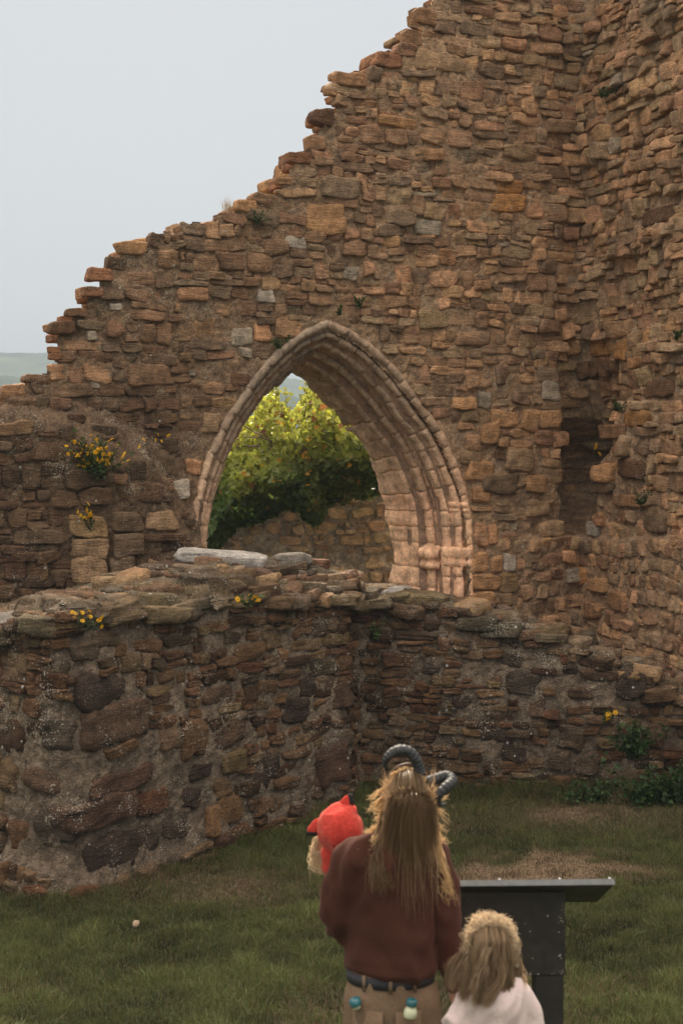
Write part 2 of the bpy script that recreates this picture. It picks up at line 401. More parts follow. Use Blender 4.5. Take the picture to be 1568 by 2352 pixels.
# stones read off the photograph: px, py, width, height (pixels), colour, protrusion
SPECIAL = [(138, 754, 56, 33, 'dark', .10), (170, 719, 48, 20, 'dark', .09), (207, 671, 46, 25, 'red', .07), (224, 633, 56, 30, 'red', .09), (296, 572, 70, 30, 'tan', .05), (120, 806, 26, 16, 'red', .03), (122, 820, 30, 14, 'red', .05),
    (740, 272, 56, 40, 'dark', .06), (805, 186, 66, 36, 'brown', .05), (757, 214, 30, 14, 'brown', .02), (885, 140, 62, 34, 'red', .05), (720, 330, 40, 32, 'brown', .04), (682, 366, 46, 26, 'red', .03), (645, 420, 34, 20, 'brown', .03), (560, 478, 50, 28, 'tan', .05), (28, 898, 52, 34, 'brown', .04), (945, 92, 44, 40, 'brown', .03), (975, 40, 42, 36, 'brown', .03),
    (1165, 431, 58, 30, 'ochre', .03), (1160, 470, 84, 44, 'ochre', .04), (972, 524, 64, 38, 'pale', .04), (1025, 592, 42, 40, 'pink', .04), (674, 558, 54, 28, 'white', .03), (608, 681, 38, 32, 'white', .04), (801, 628, 34, 34, 'pale', .03), (735, 505, 92, 64, 'tan', .04), (1001, 148, 104, 46, 'grey', .03),
    (552, 773, 54, 42, 'pale', .03), (599, 765, 40, 44, 'pink', .03), (560, 810, 34, 24, 'pale', .03), (458, 734, 18, 16, 'slate', .03), (475, 728, 16, 16, 'slate', .03), (546, 872, 44, 30, 'dark', .03), (376, 857, 14, 14, 'pale', .02), (440, 857, 16, 14, 'pale', .02), (262, 706, 26, 16, 'white', .03), (205, 773, 22, 24, 'pale', .04), (214, 884, 20, 20, 'pale', .03),
    (404, 1123, 50, 46, 'white', .04), (442, 1074, 38, 38, 'pink', .03), (545, 1055, 1, 1, 'pink', -.2), (480, 970, 44, 48, 'grey', .04),
    (170, 1201, 80, 52, 'olive', .07), (265, 1194, 74, 44, 'slate', .07), (264, 1246, 76, 52, 'slate', .07), (178, 1254, 80, 48, 'grey', .07), (178, 1300, 78, 58, 'grey', .07), (250, 1300, 62, 60, 'slate', .07), (340, 1190, 72, 46, 'grey', .03), (345, 1300, 78, 46, 'grey', .02),
    (1118, 994, 44, 54, 'tan', .06), (1060, 926, 54, 28, 'tan', .06), (1108, 922, 28, 38, 'pale', .06), (1152, 962, 66, 40, 'tan', .05), (1212, 964, 44, 50, 'tan', .06), (1258, 964, 46, 44, 'tan', .07), (1186, 1052, 62, 56, 'grey', .08), (1092, 1082, 58, 48, 'tan', .06), (1076, 1048, 46, 34, 'grey', .05), (1258, 898, 42, 44, 'pale', .07), (1262, 930, 44, 30, 'grey', .06), (1142, 1044, 26, 22, 'dark', .03), (1140, 1112, 80, 44, 'slate', .06), (1222, 1110, 44, 40, 'tan', .07), (1100, 1138, 40, 40, 'tan', .05), (1225, 1165, 60, 36, 'grey', .05), (1258, 1215, 56, 36, 'grey', .07), (1250, 1146, 30, 30, 'grey', .05),
    (1097, 1230, 24, 52, 'pink', .04), (1124, 1228, 18, 48, 'pink', .04), (1096, 1290, 40, 46, 'tan', .04), (1132, 1290, 26, 42, 'tan', .04), (1162, 1292, 30, 44, 'white', .04), (1106, 1336, 70, 38, 'tan', .04), (1158, 1336, 44, 46, 'olive', .04), (1100, 1376, 52, 34, 'tan', .04), (1148, 1378, 42, 34, 'grey', .04),
    (1290, 1280, 32, 34, 'pink', .08), (1332, 1320, 44, 44, 'ochre', .08), (1384, 1342, 46, 34, 'tan', .08), (1300, 1320, 28, 30, 'pale', .08), (1376, 1400, 40, 40, 'brown', .08), (1500, 1200, 50, 40, 'slate', .06), (1430, 1380, 44, 40, 'brown', .06),
    (1358, 1213, 28, 34, 'white', .10), (1372, 1194, 20, 30, 'pink', .08), (1390, 1086, 58, 46, 'tan', .10), (1455, 1078, 66, 48, 'dark', .05), (1385, 1118, 62, 26, 'slate', .08), (1410, 990, 66, 36, 'brown', .06), (1460, 960, 60, 44, 'ochre', .05), (1500, 895, 66, 40, 'dark', .05), (1370, 800, 74, 44, 'ochre', .05), (1420, 806, 30, 48, 'ochre', .04),
    (1335, 850, 20, 46, 'dark', .10), (1357, 846, 20, 42, 'dark', .10), (1380, 842, 20, 42, 'dark', .10), (1402, 838, 22, 40, 'dark', .10), (1340, 720, 70, 56, 'grey', .06), (1500, 495, 90, 40, 'dark', .05), (1440, 1150, 74, 30, 'brown', .05), (820, 758, 1, 1, 'tan', -.3),
    (930, 790, 0.1, 0.1, 'tan', -.3)]
def special_arrays(sp, surf):
    px = np.array([a[0] for a in sp], float); py = np.array([a[1] for a in sp], float); w = np.array([a[2] for a in sp], float); h = np.array([a[3] for a in sp], float)
    s = surf.s_of(px); z = surf.z_of(px, py); y = np.interp(s, surf.s, surf.y); ww = surf.s_of(px+w/2) - surf.s_of(px-w/2)
    ww = np.minimum(ww, w*K*y*1.9)
    return np.stack([s, z, ww, h*K*y], 1), np.array([PAL[a[4]] for a in sp]), np.array([a[5] for a in sp])
def drop_near(A, SPA, f=.62):
    keep = np.ones(len(A), bool)
    for s, z, w, h in SPA:
        keep &= ~((abs(A[:, 0]-s) < (w/2 + A[:, 2]*.5*f)*.9) & (abs(A[:, 1]-z) < (h/2 + A[:, 3]*.5*f)*.9))
    return keep

SPA, SPC, SPP = special_arrays(SPECIAL, SURF0)
s_left, s_right = .02, SURF0.L - .02
s_corner = float(SURF0.s_of(1335))
# layouts: a finer upper wall, squarer courses low on the right
A1 = courses(rng, s_left, s_right, -.1, 11.0, .105, .23, .15, .50, .34)
A2 = courses(rng, s_left, s_right, -.1, 11.0, .13, .19, .16, .30, .05)
px1, py1 = SURF0.pix(A1[:, 0], A1[:, 1]); px2, py2 = SURF0.pix(A2[:, 0], A2[:, 1])
reg2 = lambda px, py: (px > 1175) & (py > 1232)
A = np.concatenate([A1[~reg2(px1, py1)], A2[reg2(px2, py2)]])
px, py = SURF0.pix(A[:, 0], A[:, 1])
nd = poly_dist(px, py, NICHE)
keep = (above(px, py) < -5) & (arch_in(A[:, 0], A[:, 1]) < -.05 - .28*np.minimum(A[:, 2], A[:, 3])) & drop_near(A, SPA) & ~((px > 1282) & (px < 1302) & (py > 890) & (py < 1232))
# the gravelly sloping shoulder on the left carries few stones
ledge_d = poly_dist(px, py, LEDGE); keep &= ~((ledge_d > -105) & (ledge_d < -8) & (px < 340) & (rng.random(len(A)) < .6))
A = A[keep]; px, py = px[keep], py[keep]; n = len(A)
pale_w = np.clip((px-650)/700, 0, 1)[:, None]  # tanner mix towards the right, partly standing in for glare
cl = palette(rng, n, ['red', 'dark', 'brown', 'tan', 'grey', 'slate', 'pale', 'pink'], [3.5, 3.2, 4.5, 1.2, 1.4, .8, .10, .3])
cr = palette(rng, n, ['red', 'dark', 'brown', 'tan', 'grey', 'olive', 'pale', 'pink', 'ochre', 'slate'], [1.2, .6, 3.2, 3.8, 3.6, 1.4, .15, 2.2, .15, .5])
lowr = (reg2(px, py))[:, None]
cl2 = palette(rng, n, ['red', 'dark', 'brown', 'tan', 'grey', 'slate', 'pink'], [3, 1.5, 4, 1.4, 1.5, 1.3, .4])
cols = np.where(rng.random((n, 1)) < pale_w*1.15, cr, cl); cols = np.where(lowr & (rng.random((n, 1)) < .75), cl2, cols)
cols = cols*.64 + .36*np.array((.36, .26, .175))
cols = cols*low_left_tone(px, py)[:, None]*(.80 + .34*sstep(450, 1000, px))[:, None]  # lower left darker; brightness towards the right is glare put into the colour
rightrough = sstep(1180, 1300, px)*sstep(1250, 1000, py)
prot = np.abs(rng.normal(.022, .018, n)) + .004 + rightrough*np.abs(rng.normal(0, .034, n))

_mc = mortar_col((.43, .335, .245), 41)
def M_COL(S, Z, p): return _mc(S, Z, p)*(.74 + .36*sstep(450, 1000, SURF0.pix(S, Z)[0]))[..., None]*low_left_tone(*SURF0.pix(S, Z))[..., None]  # mortar lifted to the right likewise, glare put into its colour
def mask_main(lo, hi):
    def f(s, z):
        px, py = SURF0.pix(s, z); jit = 8*vn(np.stack([s*6, s*0, z*6], -1), 51)
        return (above(px, py) < -3 + jit) & (arch_in(s, z) < .10) & (s >= lo) & (s < hi)
    return f
def build_wall(name, lo, hi, seed):
    r = np.random.default_rng(seed); acc = Acc()
    q = (A[:, 0] >= lo) & (A[:, 0] < hi)
    e_ = above(*SURF0.pix(A[q][:, 0], A[q][:, 1])) > -40
    Aq = A[q].copy(); Aq[e_, 2:] *= r.uniform(.8, 1.35, (e_.sum(), 2)); cq = cols[q]; pq = prot[q]
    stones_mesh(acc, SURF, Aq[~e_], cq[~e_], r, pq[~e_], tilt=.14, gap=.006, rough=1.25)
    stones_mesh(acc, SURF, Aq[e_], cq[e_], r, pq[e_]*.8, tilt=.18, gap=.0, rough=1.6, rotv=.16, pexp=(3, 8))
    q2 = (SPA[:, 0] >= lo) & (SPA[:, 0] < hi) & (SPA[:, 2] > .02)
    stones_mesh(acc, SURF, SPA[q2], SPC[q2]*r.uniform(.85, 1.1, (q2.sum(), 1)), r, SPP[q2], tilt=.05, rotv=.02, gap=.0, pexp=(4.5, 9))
    # broken head: further layers of stones through the wall's thickness
    for k, lay in enumerate((.3, .6, .9)):
        B_ = courses(r, max(lo, s_left), min(hi, s_right), 1.0, 10.5, .09, .2, .15, .45, .3); pp_ = SURF0.pos(B_[:, 0], B_[:, 1], np.full(len(B_), -lay)); bx = 784 + pp_[:, 0]/(K*pp_[:, 1]); by = 1000 + (CAMZ-pp_[:, 2])/(K*pp_[:, 1]); ab = above(bx, by)
        B_ = B_[(ab < -3) & (ab > -38)]
        stones_mesh(acc, SURF, B_, palette(r, len(B_), ['red', 'brown', 'tan', 'grey'], [2, 3, 2, 1]), r, np.full(len(B_), .08), layer=lay, tilt=.2, dvals=np.zeros(len(B_)), edge=.06)
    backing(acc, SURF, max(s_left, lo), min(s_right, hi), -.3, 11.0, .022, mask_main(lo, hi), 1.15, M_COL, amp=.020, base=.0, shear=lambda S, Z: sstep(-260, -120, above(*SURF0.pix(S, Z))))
    return acc.build(name, [M_STONE, M_MORTAR])
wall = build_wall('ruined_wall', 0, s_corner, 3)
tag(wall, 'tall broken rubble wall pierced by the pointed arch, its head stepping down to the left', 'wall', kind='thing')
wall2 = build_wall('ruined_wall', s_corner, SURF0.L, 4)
tag(wall2, 'tall rubble return wall at the right edge, meeting the arch wall in a dark recess', 'wall', kind='thing')

# ---------------------------------------------------------------- the pointed arch: moulded orders swept along the curve
def resample(pl, step):
    seg = np.linalg.norm(np.diff(pl, axis=0), axis=1); cs = np.concatenate([[0], np.cumsum(seg)])
    t = np.arange(0, cs[-1], step); return np.stack([np.interp(t, cs, pl[:, 0]), np.interp(t, cs, pl[:, 1])], 1)
def smooth2(p, n=9, it=2):
    for _ in range(it):
        q = np.pad(p, ((n//2, n//2), (0, 0)), mode='reflect', reflect_type='odd'); k = np.ones(n)/n
        p = np.stack([np.convolve(q[:, i], k, 'valid') for i in (0, 1)], 1)
    return p
PROF = {  # order: list of (a = inward from the outer edge, b = depth into the wall)
 'hood': [(-.015, .14), (-.012, .0), (-.002, -.05), (.02, -.072), (.048, -.075), (.072, -.06), (.085, -.03), (.088, .0), (.09, .05)],
 'outer': [(.085, .05), (.092, .022), (.115, .006), (.145, .008), (.165, .03), (.170, .07), (.160, .11), (.172, .14), (.20, .142), (.225, .13), (.248, .14), (.262, .175), (.262, .23), (.235, .27), (.205, .30), (.205, .34), (.262, .40)],
 'inner': [(.262, .40), (.285, .375), (.315, .372), (.338, .392), (.342, .44), (.325, .50), (.315, .55), (.345, .585), (.385, .58), (.415, .585), (.43, .62), (.428, .68), (.415, .76), (.42, .82), (.455, .84), (.475, .87), (.478, .95), (.47, 1.17)]}
def sweep_order(acc, curve, side, prof, rng, bl=(.20, .36), base=(.87, .54, .345), ragged=0.0, band=None, flip=False):
    """curve: (s,z) polyline from apex down; side=+1 right, -1 left"""
    c = smooth2(resample(curve, .02), 9, 2); c[0] = curve[0]
    t = np.gradient(c, axis=0); t /= np.linalg.norm(t, axis=1)[:, None]
    inw = np.stack([-np.abs(t[:, 1]) if side > 0 else np.abs(t[:, 1]), -side*np.sign(1)*np.abs(t[:, 0])*side], 1)
    inw[:, 1] = -np.abs(t[:, 0])
    inw /= np.linalg.norm(inw, axis=1)[:, None]
    if True:   # mitre at the apex: keep both halves off each other
        pass
    pr = np.array(prof); a = pr[:, 0]; b = pr[:, 1]; m = len(pr)
    tn = np.gradient(pr, axis=0); nn = np.stack([tn[:, 1], -tn[:, 0]], 1); nn /= np.linalg.norm(nn, axis=1)[:, None] + 1e-9   # outward normal of the profile (towards opening/front)
    nn = -nn
    L = len(c); i = 0; s_ax = float(curve[0][0])
    while i < L-2:
        nb = max(5, int(rng.uniform(*bl)/.02)); 
        if i+nb > L-5: nb = L-1-i
        idx = np.arange(i, i+nb+1); nrow = len(idx)
        rec = np.zeros(nrow); rec[0] = rec[-1] = .016; rec[1] = rec[-2] = .003
        off = rng.normal(0, .005); offb = rng.normal(0, .004); rg = rng.normal(0, 1)
        A_ = a[None] + off - rec[:, None]*np.sign(1)*0 ; B_ = b[None] + offb + 0*rec[:, None]
        A_ = A_ - nn[None, :, 0]*0 ; 
        cen = np.array([a.mean(), b.mean()+.05])
        A_ = A_ + (-.0)*A_
        shrink = rec[:, None]
        A_ = np.repeat(A_, nrow, 0) if A_.shape[0] == 1 else A_; B_ = np.repeat(B_, nrow, 0) if B_.shape[0] == 1 else B_
        A_ = A_ - shrink*.9; B_ = B_ + shrink*.8
        pos = c[idx][:, None, :] + inw[idx][:, None, :]*A_[..., None]
        q = np.stack([pos[..., 0]*9, B_*9, pos[..., 1]*9], -1)
        nz = fbm(q, 61, 3)*.016 + vn(q*4, 62)*.005 - .03*np.clip(vn(q*.7, 66)-.45, 0, 1)
        er = 0
        if ragged > 0:
            wgt = sstep(.35, 1.0, np.linspace(0, 1, m))[None]
            er = ragged*wgt*sstep(.1, .5, abs(c[idx][:, 1]-curve[0][1]))[:, None]*(np.clip(vn(q*.55, 63), -.6, 1) + .35*rg*.6)
        A_ = A_ + nz - er; B_ = B_ + nz*.5
        if band is not None: pass
        pos = c[idx][:, None, :] + inw[idx][:, None, :]*A_[..., None]
        S, Z = pos[..., 0], pos[..., 1]
        if side > 0: S = np.maximum(S, s_ax + .0)
        else: S = np.minimum(S, s_ax)
        x, y, tx, ty = SURF0.base(S); V = np.stack([x - ty*B_, y + tx*B_, Z], -1)
        cc = np.array(base)*rng.uniform(.82, 1.15)*rng.uniform(.97, 1.03, 3); 
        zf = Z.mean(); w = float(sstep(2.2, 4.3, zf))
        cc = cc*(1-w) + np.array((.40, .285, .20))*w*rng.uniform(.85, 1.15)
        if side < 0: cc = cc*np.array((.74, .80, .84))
        C = np.broadcast_to(cc, V.shape)*(1+.12*vn(q*.8, 64)[..., None])
        g = np.arange(nrow*m).reshape(nrow, m); f = np.stack([g[:-1, :-1], g[:-1, 1:], g[1:, 1:], g[1:, :-1]], -1).reshape(-1, 4)
        acc.add(V.reshape(-1, 3), f, C.reshape(-1, 3)); i += nb
arng = np.random.default_rng(8)
acc = Acc()
for cv, sd in ((AR, 1), (AL, -1)):
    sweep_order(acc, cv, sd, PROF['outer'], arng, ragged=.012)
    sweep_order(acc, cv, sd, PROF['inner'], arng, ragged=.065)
for cv, sd in ((AR, 1), (AL, -1)):      # the joints' mortar, just behind the dressed faces
    c = smooth2(resample(cv, .04), 5, 2); c[0] = cv[0]; t = np.gradient(c, axis=0); t /= np.linalg.norm(t, axis=1)[:, None]
    inw = np.stack([-sd*np.abs(t[:, 1]), -np.abs(t[:, 0])], 1)
    pr = np.array([(-.02, .02), (.07, .015), (.15, .04), (.16, .13), (.235, .14), (.235, .38), (.31, .40), (.31, .54), (.385, .55), (.385, .69), (.40, .75), (.40, 1.16)])
    pos = c[:, None, :] + inw[:, None, :]*pr[None, :, :1]; S, Z = pos[..., 0], pos[..., 1]
    S = np.maximum(S, cv[0][0]) if sd > 0 else np.minimum(S, cv[0][0])
    x, y, tx, ty = SURF0.base(S); B_ = np.broadcast_to(pr[None, :, 1], S.shape); V = np.stack([x - ty*B_, y + tx*B_, Z], -1)
    g = np.arange(S.size).reshape(S.shape); f = np.stack([g[:-1, :-1], g[:-1, 1:], g[1:, 1:], g[1:, :-1]], -1).reshape(-1, 4)
    acc.add(V.reshape(-1, 3), f, np.array((.34, .22, .15)))
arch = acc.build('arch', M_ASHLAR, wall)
tag(arch, 'pink moulded sandstone arch with a ragged inner edge')
acc = Acc()
for cv, sd in ((AR, 1), (AL, -1)): sweep_order(acc, cv, sd, PROF['hood'], arng, bl=(.22, .36))
hood = acc.build('hood_mould', M_ASHLAR, arch)
# impost band and broken shaft capital on the right jamb, and hood stop
def impost(acc, curve, side, z0, z1, o, k0, k1, rng, shape='roll'):
    c = smooth2(resample(curve, .02), 9, 2)
    full = np.array(PROF['hood'][2:] + PROF['outer'][1:] + PROF['inner'][1:]); prof = full[k0:k1]
    pk = prof.copy()
    for _ in range(3): pk[1:-1] = (pk[:-2]+pk[1:-1]*2+pk[2:])/4
    zs = np.linspace(z0, z1, 15); u = np.linspace(0, 1, 15)
    bul = np.interp(u, [0, .06, .2, .34, .42, .55, .7, .8, .92, 1], [0, .5, .75, .5, .35, .85, 1, 1, .8, 0])*o
    sc = np.interp(zs, c[::-1, 1], c[::-1, 0]); inx = -side
    A_ = prof[None, :, 0]*.35 + pk[None, :, 0]*.65 + bul[:, None]*1.0; B_ = prof[None, :, 1]*.35 + pk[None, :, 1]*.65 - bul[:, None]*.8
    q = np.stack([A_*12, B_*12, np.broadcast_to(zs[:, None], A_.shape)*12], -1); A_ = A_ + .010*fbm(q, 71, 3); B_ = B_ + .008*fbm(q, 72, 3)
    S = sc[:, None] + inx*A_; x, y, tx, ty = SURF0.base(S); V = np.stack([x-ty*B_, y+tx*B_, np.broadcast_to(zs[:, None], A_.shape) + .006*vn(q*.3, 73)], -1)
    nr, m = A_.shape; g = np.arange(nr*m).reshape(nr, m); f = np.stack([g[:-1, :-1], g[:-1, 1:], g[1:, 1:], g[1:, :-1]], -1).reshape(-1, 4)
    acc.add(V.reshape(-1, 3), f, np.array((.85, .53, .34)))
zi0, zi1 = float(SURF0.z_of(1075, 1304)), float(SURF0.z_of(1075, 1256))
acc = Acc(); impost(acc, AR, 1, zi0, zi1, .035, 0, 30, arng); impost(acc, AR, 1, zi0-.05, zi1-.02, .085, 21, 30, arng)
imp = acc.build('impost', M_ASHLAR, arch)
acc = Acc(); z2 = float(SURF0.z_of(1070, 1178)); impost(acc, AR, 1, z2, z2+.13, .03, 0, 14, arng)
st = acc.build('hood_stop', M_ASHLAR, arch)
# ================================================================ ground
def ground_z(x, y):
    x = np.asarray(x, float); y = np.asarray(y, float)
    g = .75*sstep(11.8, 4.6, y) + .06*vn(np.stack([x*.5, y*.5, x*0], -1), 91) + .012*vn(np.stack([x*3, y*3, x*0], -1), 92)
    g = g + .14*np.exp(-((x-3.2)**2/1.2 + (y-14.0)**2/.5))
    g = g - 58*sstep(45, 130, y) + .5*sstep(18.5, 20, y)*sstep(45, 30, y)
    return g
gx = np.concatenate([np.linspace(-1500, -12, 24)[:-1], np.arange(-12, 12, .12), np.linspace(12, 1500, 24)])
gy = np.concatenate([np.linspace(-60, -2, 10)[:-1], np.arange(-2, 30, .12), np.linspace(30, 140, 20)[1:], np.linspace(140, 2600, 20)[1:]])
GXX, GYY = np.meshgrid(gx, gy, indexing='ij'); GZ = ground_z(GXX, GYY)
idx = np.arange(GXX.size).reshape(GXX.shape)
f = np.stack([idx[:-1, :-1], idx[1:, :-1], idx[1:, 1:], idx[:-1, 1:]], -1).reshape(-1, 4)
PATCH = (1.55, 11.8)
def dry(x, y):
    d = np.hypot((x-PATCH[0])/.95, (y-PATCH[1])/.62) + .35*vn(np.stack([x*2.2, y*2.2, x*0], -1), 95)
    big = .5+.5*fbm(np.stack([x*.9, y*.9, x*0], -1), 96, 3)
    foot = np.exp(-((x+1.4)**2/1.0 + (y-11.6)**2/.3))*.5
    foot = foot + .55*np.exp(-((x-2.5)**2/2.2 + (y-13.6)**2/.35))
    return np.clip(sstep(1.35, .45, d + .5*vn(np.stack([x*7, y*7, x*0], -1), 98)) + .35*sstep(.58, .8, big) + foot, 0, 1)
dd = dry(GXX, GYY)[..., None]
gc = np.array((.045, .055, .022))*(1-dd) + np.array((.16, .115, .075))*dd
acc = Acc(); acc.add(np.stack([GXX, GYY, GZ], -1).reshape(-1, 3), f, gc.reshape(-1, 3))
M_SOIL = simple_mat('turf_soil', (0, 0, 0), .95, attr=True, bump=.6, bscale=20, var=.4, spec=.1)
ground = acc.build('ground', M_SOIL); tag(ground, kind='structure')

# ================================================================ low wall in the foreground
lp = [(-160, 12.6), (-80, 12.0), (0, 11.55), (70, 11.25), (140, 11.15), (230, 11.35), (330, 11.8), (400, 12.1), (520, 12.65), (640, 13.2), (740, 13.7), (815, 14.05), (822, 14.62), (850, 14.7), (1000, 14.6), (1200, 14.45), (1400, 14.3), (1568, 14.2), (1760, 14.1)]
low_path = [_p(*q) for q in lp]
FT = np.array([(-160, 1440), (0, 1440), (40, 1422), (80, 1410), (140, 1398), (236, 1404), (240, 1392), (330, 1392), (334, 1402), (450, 1388), (560, 1378), (700, 1372), (790, 1366), (815, 1372), (850, 1376), (950, 1384), (1050, 1402), (1150, 1432), (1210, 1448), (1260, 1464), (1310, 1484), (1400, 1528), (1480, 1570), (1568, 1600), (1760, 1660)], float)
def low_D(s, z):
    p = np.stack([s*.8, s*0, z*.8], -1)
    px, _ = LOW0.pix(s, z)
    d = .10*fbm(p, 131, 3) + .10*sstep(.5, 2.6, z)      # batter
    d = d - .10*sstep(.45, .0, z)*(px < 520)           # spreading foot
    return d
LOW0 = Surf(low_path, smooth=.22); LOW = Surf(low_path, smooth=.22, D=low_D)
TOPZ = LOW0.z_of(FT[:, 0], FT[:, 1]); TOPS = LOW0.s_of(FT[:, 0])
def low_top(s): return np.interp(s, TOPS, TOPZ)
LSPEC = [(272, 1415, 62, 46, 'olive', .10), (355, 1412, 58, 36, 'olive', .06), (400, 1412, 40, 34, 'tan', .05), (240, 1588, 112, 74, 'dark', .06), (200, 1503, 70, 50, 'grey', .05), (250, 1470, 60, 44, 'olive', .05), (500, 1600, 70, 46, 'brown', .03),
    (278, 1660, 150, 90, 'brown', .04), (140, 1690, 66, 66, 'slate', .03), (280, 1794, 160, 56, 'red', .06), (100, 1790, 78, 58, 'brown', .05), (235, 1864, 172, 72, 'red', .07), (130, 1900, 96, 80, 'slate', .03), (280, 1955, 158, 86, 'dark', .04), (610, 1780, 66, 90, 'dark', .02), (712, 1574, 40, 46, 'dark', .03), (682, 1636, 64, 58, 'dark', .03), (720, 1800, 60, 80, 'brown', .03),
    (440, 1830, 60, 44, 'dark', .03), (455, 1770, 52, 36, 'dark', .03), (790, 1600, 50, 70, 'brown', .04), (770, 1760, 90, 90, 'red', .03), (780, 1700, 70, 44, 'grey', .03), (400, 1905, 70, 40, 'dark', .02), (520, 1690, 80, 50, 'brown', .03),
    (1175, 1515, 46, 30, 'slate', .05), (1200, 1572, 84, 52, 'slate', .05), (1450, 1578, 82, 60, 'dark', .12), (1376, 1548, 84, 26, 'brown', .08), (1308, 1538, 36, 36, 'dark', .04), (1310, 1694, 66, 60, 'grey', .08), (1290, 1748, 52, 56, 'grey', .08), (1345, 1752, 56, 50, 'grey', .06), (1420, 1795, 84, 66, 'grey', .05), (990, 1538, 50, 26, 'dark', .03), (1060, 1610, 50, 40, 'dark', .03), (1232, 1625, 42, 46, 'brown', .04), (1505, 1610, 50, 34, 'slate', .09), (1330, 1592, 60, 34, 'brown', .05), (1180, 1730, 60, 50, 'dark', .04), (1500, 1690, 60, 60, 'brown', .05), (1130, 1690, 60, 40, 'dark', .03)]
LSA, LSC, LSP = special_arrays(LSPEC, LOW0)
r = np.random.default_rng(21)
La = courses(r, .05, LOW0.L-.05, -.25, 3.0, .085, .17, .12, .42, .35); Lb = courses(r, .05, LOW0.L-.05, -.25, 3.0, .15, .30, .18, .62, .25)
pa, pya = LOW0.pix(La[:, 0], La[:, 1]); pb, pyb = LOW0.pix(Lb[:, 0], Lb[:, 1])
big = lambda px, py: (px < 560) & (py > 1580 + .25*px)
LA = np.concatenate([La[~big(pa, pya)], Lb[big(pb, pyb)]])
px, py = LOW0.pix(LA[:, 0], LA[:, 1])
keep = (LA[:, 1] < low_top(LA[:, 0]) - .02) & drop_near(LA, LSA) & (r.random(len(LA)) > .05)
LA = LA[keep]; px = px[keep]; n = len(LA)
lc = palette(r, n, ['red', 'dark', 'brown', 'slate', 'grey', 'olive', 'tan'], [1.4, 2.6, 5, 1.4, 2.2, 1.4, .6])*.40
acc = Acc()
stones_mesh(acc, LOW, LA, lc, r, np.abs(r.normal(.022, .016, n))+.004, gap=.010, pexp=(3, 8), tilt=.12, rough=1.6, edge=.04)
q = LSA[:, 2] > .02
stones_mesh(acc, LOW, LSA[q], (LSC[q]*.27 + .018), r, LSP[q]*.55, gap=.0, pexp=(3, 6), tilt=.06, rotv=.03, rough=1.7, edge=.04)
LM = mortar_col((.20, .18, .155), 141)
backing(acc, LOW, .02, LOW0.L-.02, -.3, 3.0, .02, lambda s, z: z < low_top(s)+.01, .45, LM, amp=.018, base=-.006)
# rough top: a mound of rubble and mortar from the front edge to the back edge
bp_ = [(-160, 14.0, 1420), (-60, 13.6, 1405), (60, 13.3, 1385), (170, 13.3, 1352), (290, 13.4, 1322), (400, 13.6, 1300), (520, 13.9, 1284), (620, 14.3, 1278), (700, 14.6, 1292), (780, 14.9, 1318), (880, 15.3, 1348), (1000, 15.5, 1366), (1120, 15.6, 1384), (1230, 15.5, 1424), (1330, 15.3, 1458), (1440, 15.0, 1505), (1568, 14.85, 1560), (1760, 14.75, 1640)]
B3 = np.array([tuple(P(a, c, b)) for a, b, c in bp_]); Bpx = np.array([q_[0] for q_ in bp_], float)
def top_surface(S, T, noise=True):
    """S along the wall, T 0 (front) .. 1 (back)"""
    F = LOW.pos(S, low_top(S), np.zeros_like(S)); pxs = 784 + F[..., 0]/(K*F[..., 1])
    Bk = np.stack([np.interp(pxs, Bpx, B3[:, i]) for i in range(3)], -1)
    t = T[..., None]; V = F*(1-t) + Bk*t
    V[..., 2] += .10*np.sin(np.pi*np.clip(T, 0, 1))*(.6+.5*vn(np.stack([S*.9, T*2, S*0], -1), 151))
    V[..., 2] -= .30*sstep(.12, .0, T)*0 + .05*sstep(.08, 0, T)
    if noise:
        p = V*np.array([1, 1, .3]); V[..., 2] += .07*fbm(p*2.6, 152, 3) + .035*fbm(p*9, 153, 3) + .015*vn(p*30, 154) + .008*vn(p*60, 155)
    return V
ss = np.arange(.03, LOW0.L-.03, .022); tt = np.linspace(-.005, 1, 78)
S, T = np.meshgrid(ss, tt, indexing='ij'); V = top_surface(S, T)
skirt = V[:, -1:].copy(); skirt[..., 2] = -.3; skirt[..., 1] += .12
V = np.concatenate([V, skirt], 1); g = np.arange(V.shape[0]*V.shape[1]).reshape(V.shape[:2])
f = np.stack([g[:-1, :-1], g[1:, :-1], g[1:, 1:], g[:-1, 1:]], -1).reshape(-1, 4)
pp = V.reshape(-1, 3); cn = fbm(pp*1.6, 156, 3)[:, None]; sand = sstep(.05, .35, fbm(pp*np.array([1.1, 1.1, .2]), 157, 3))[:, None]
tc_ = .8*np.array((.22, .175, .12))*(1+.5*cn)*(1-sand) + np.array((.30, .23, .155))*sand
acc.add(pp, f, tc_, 1)
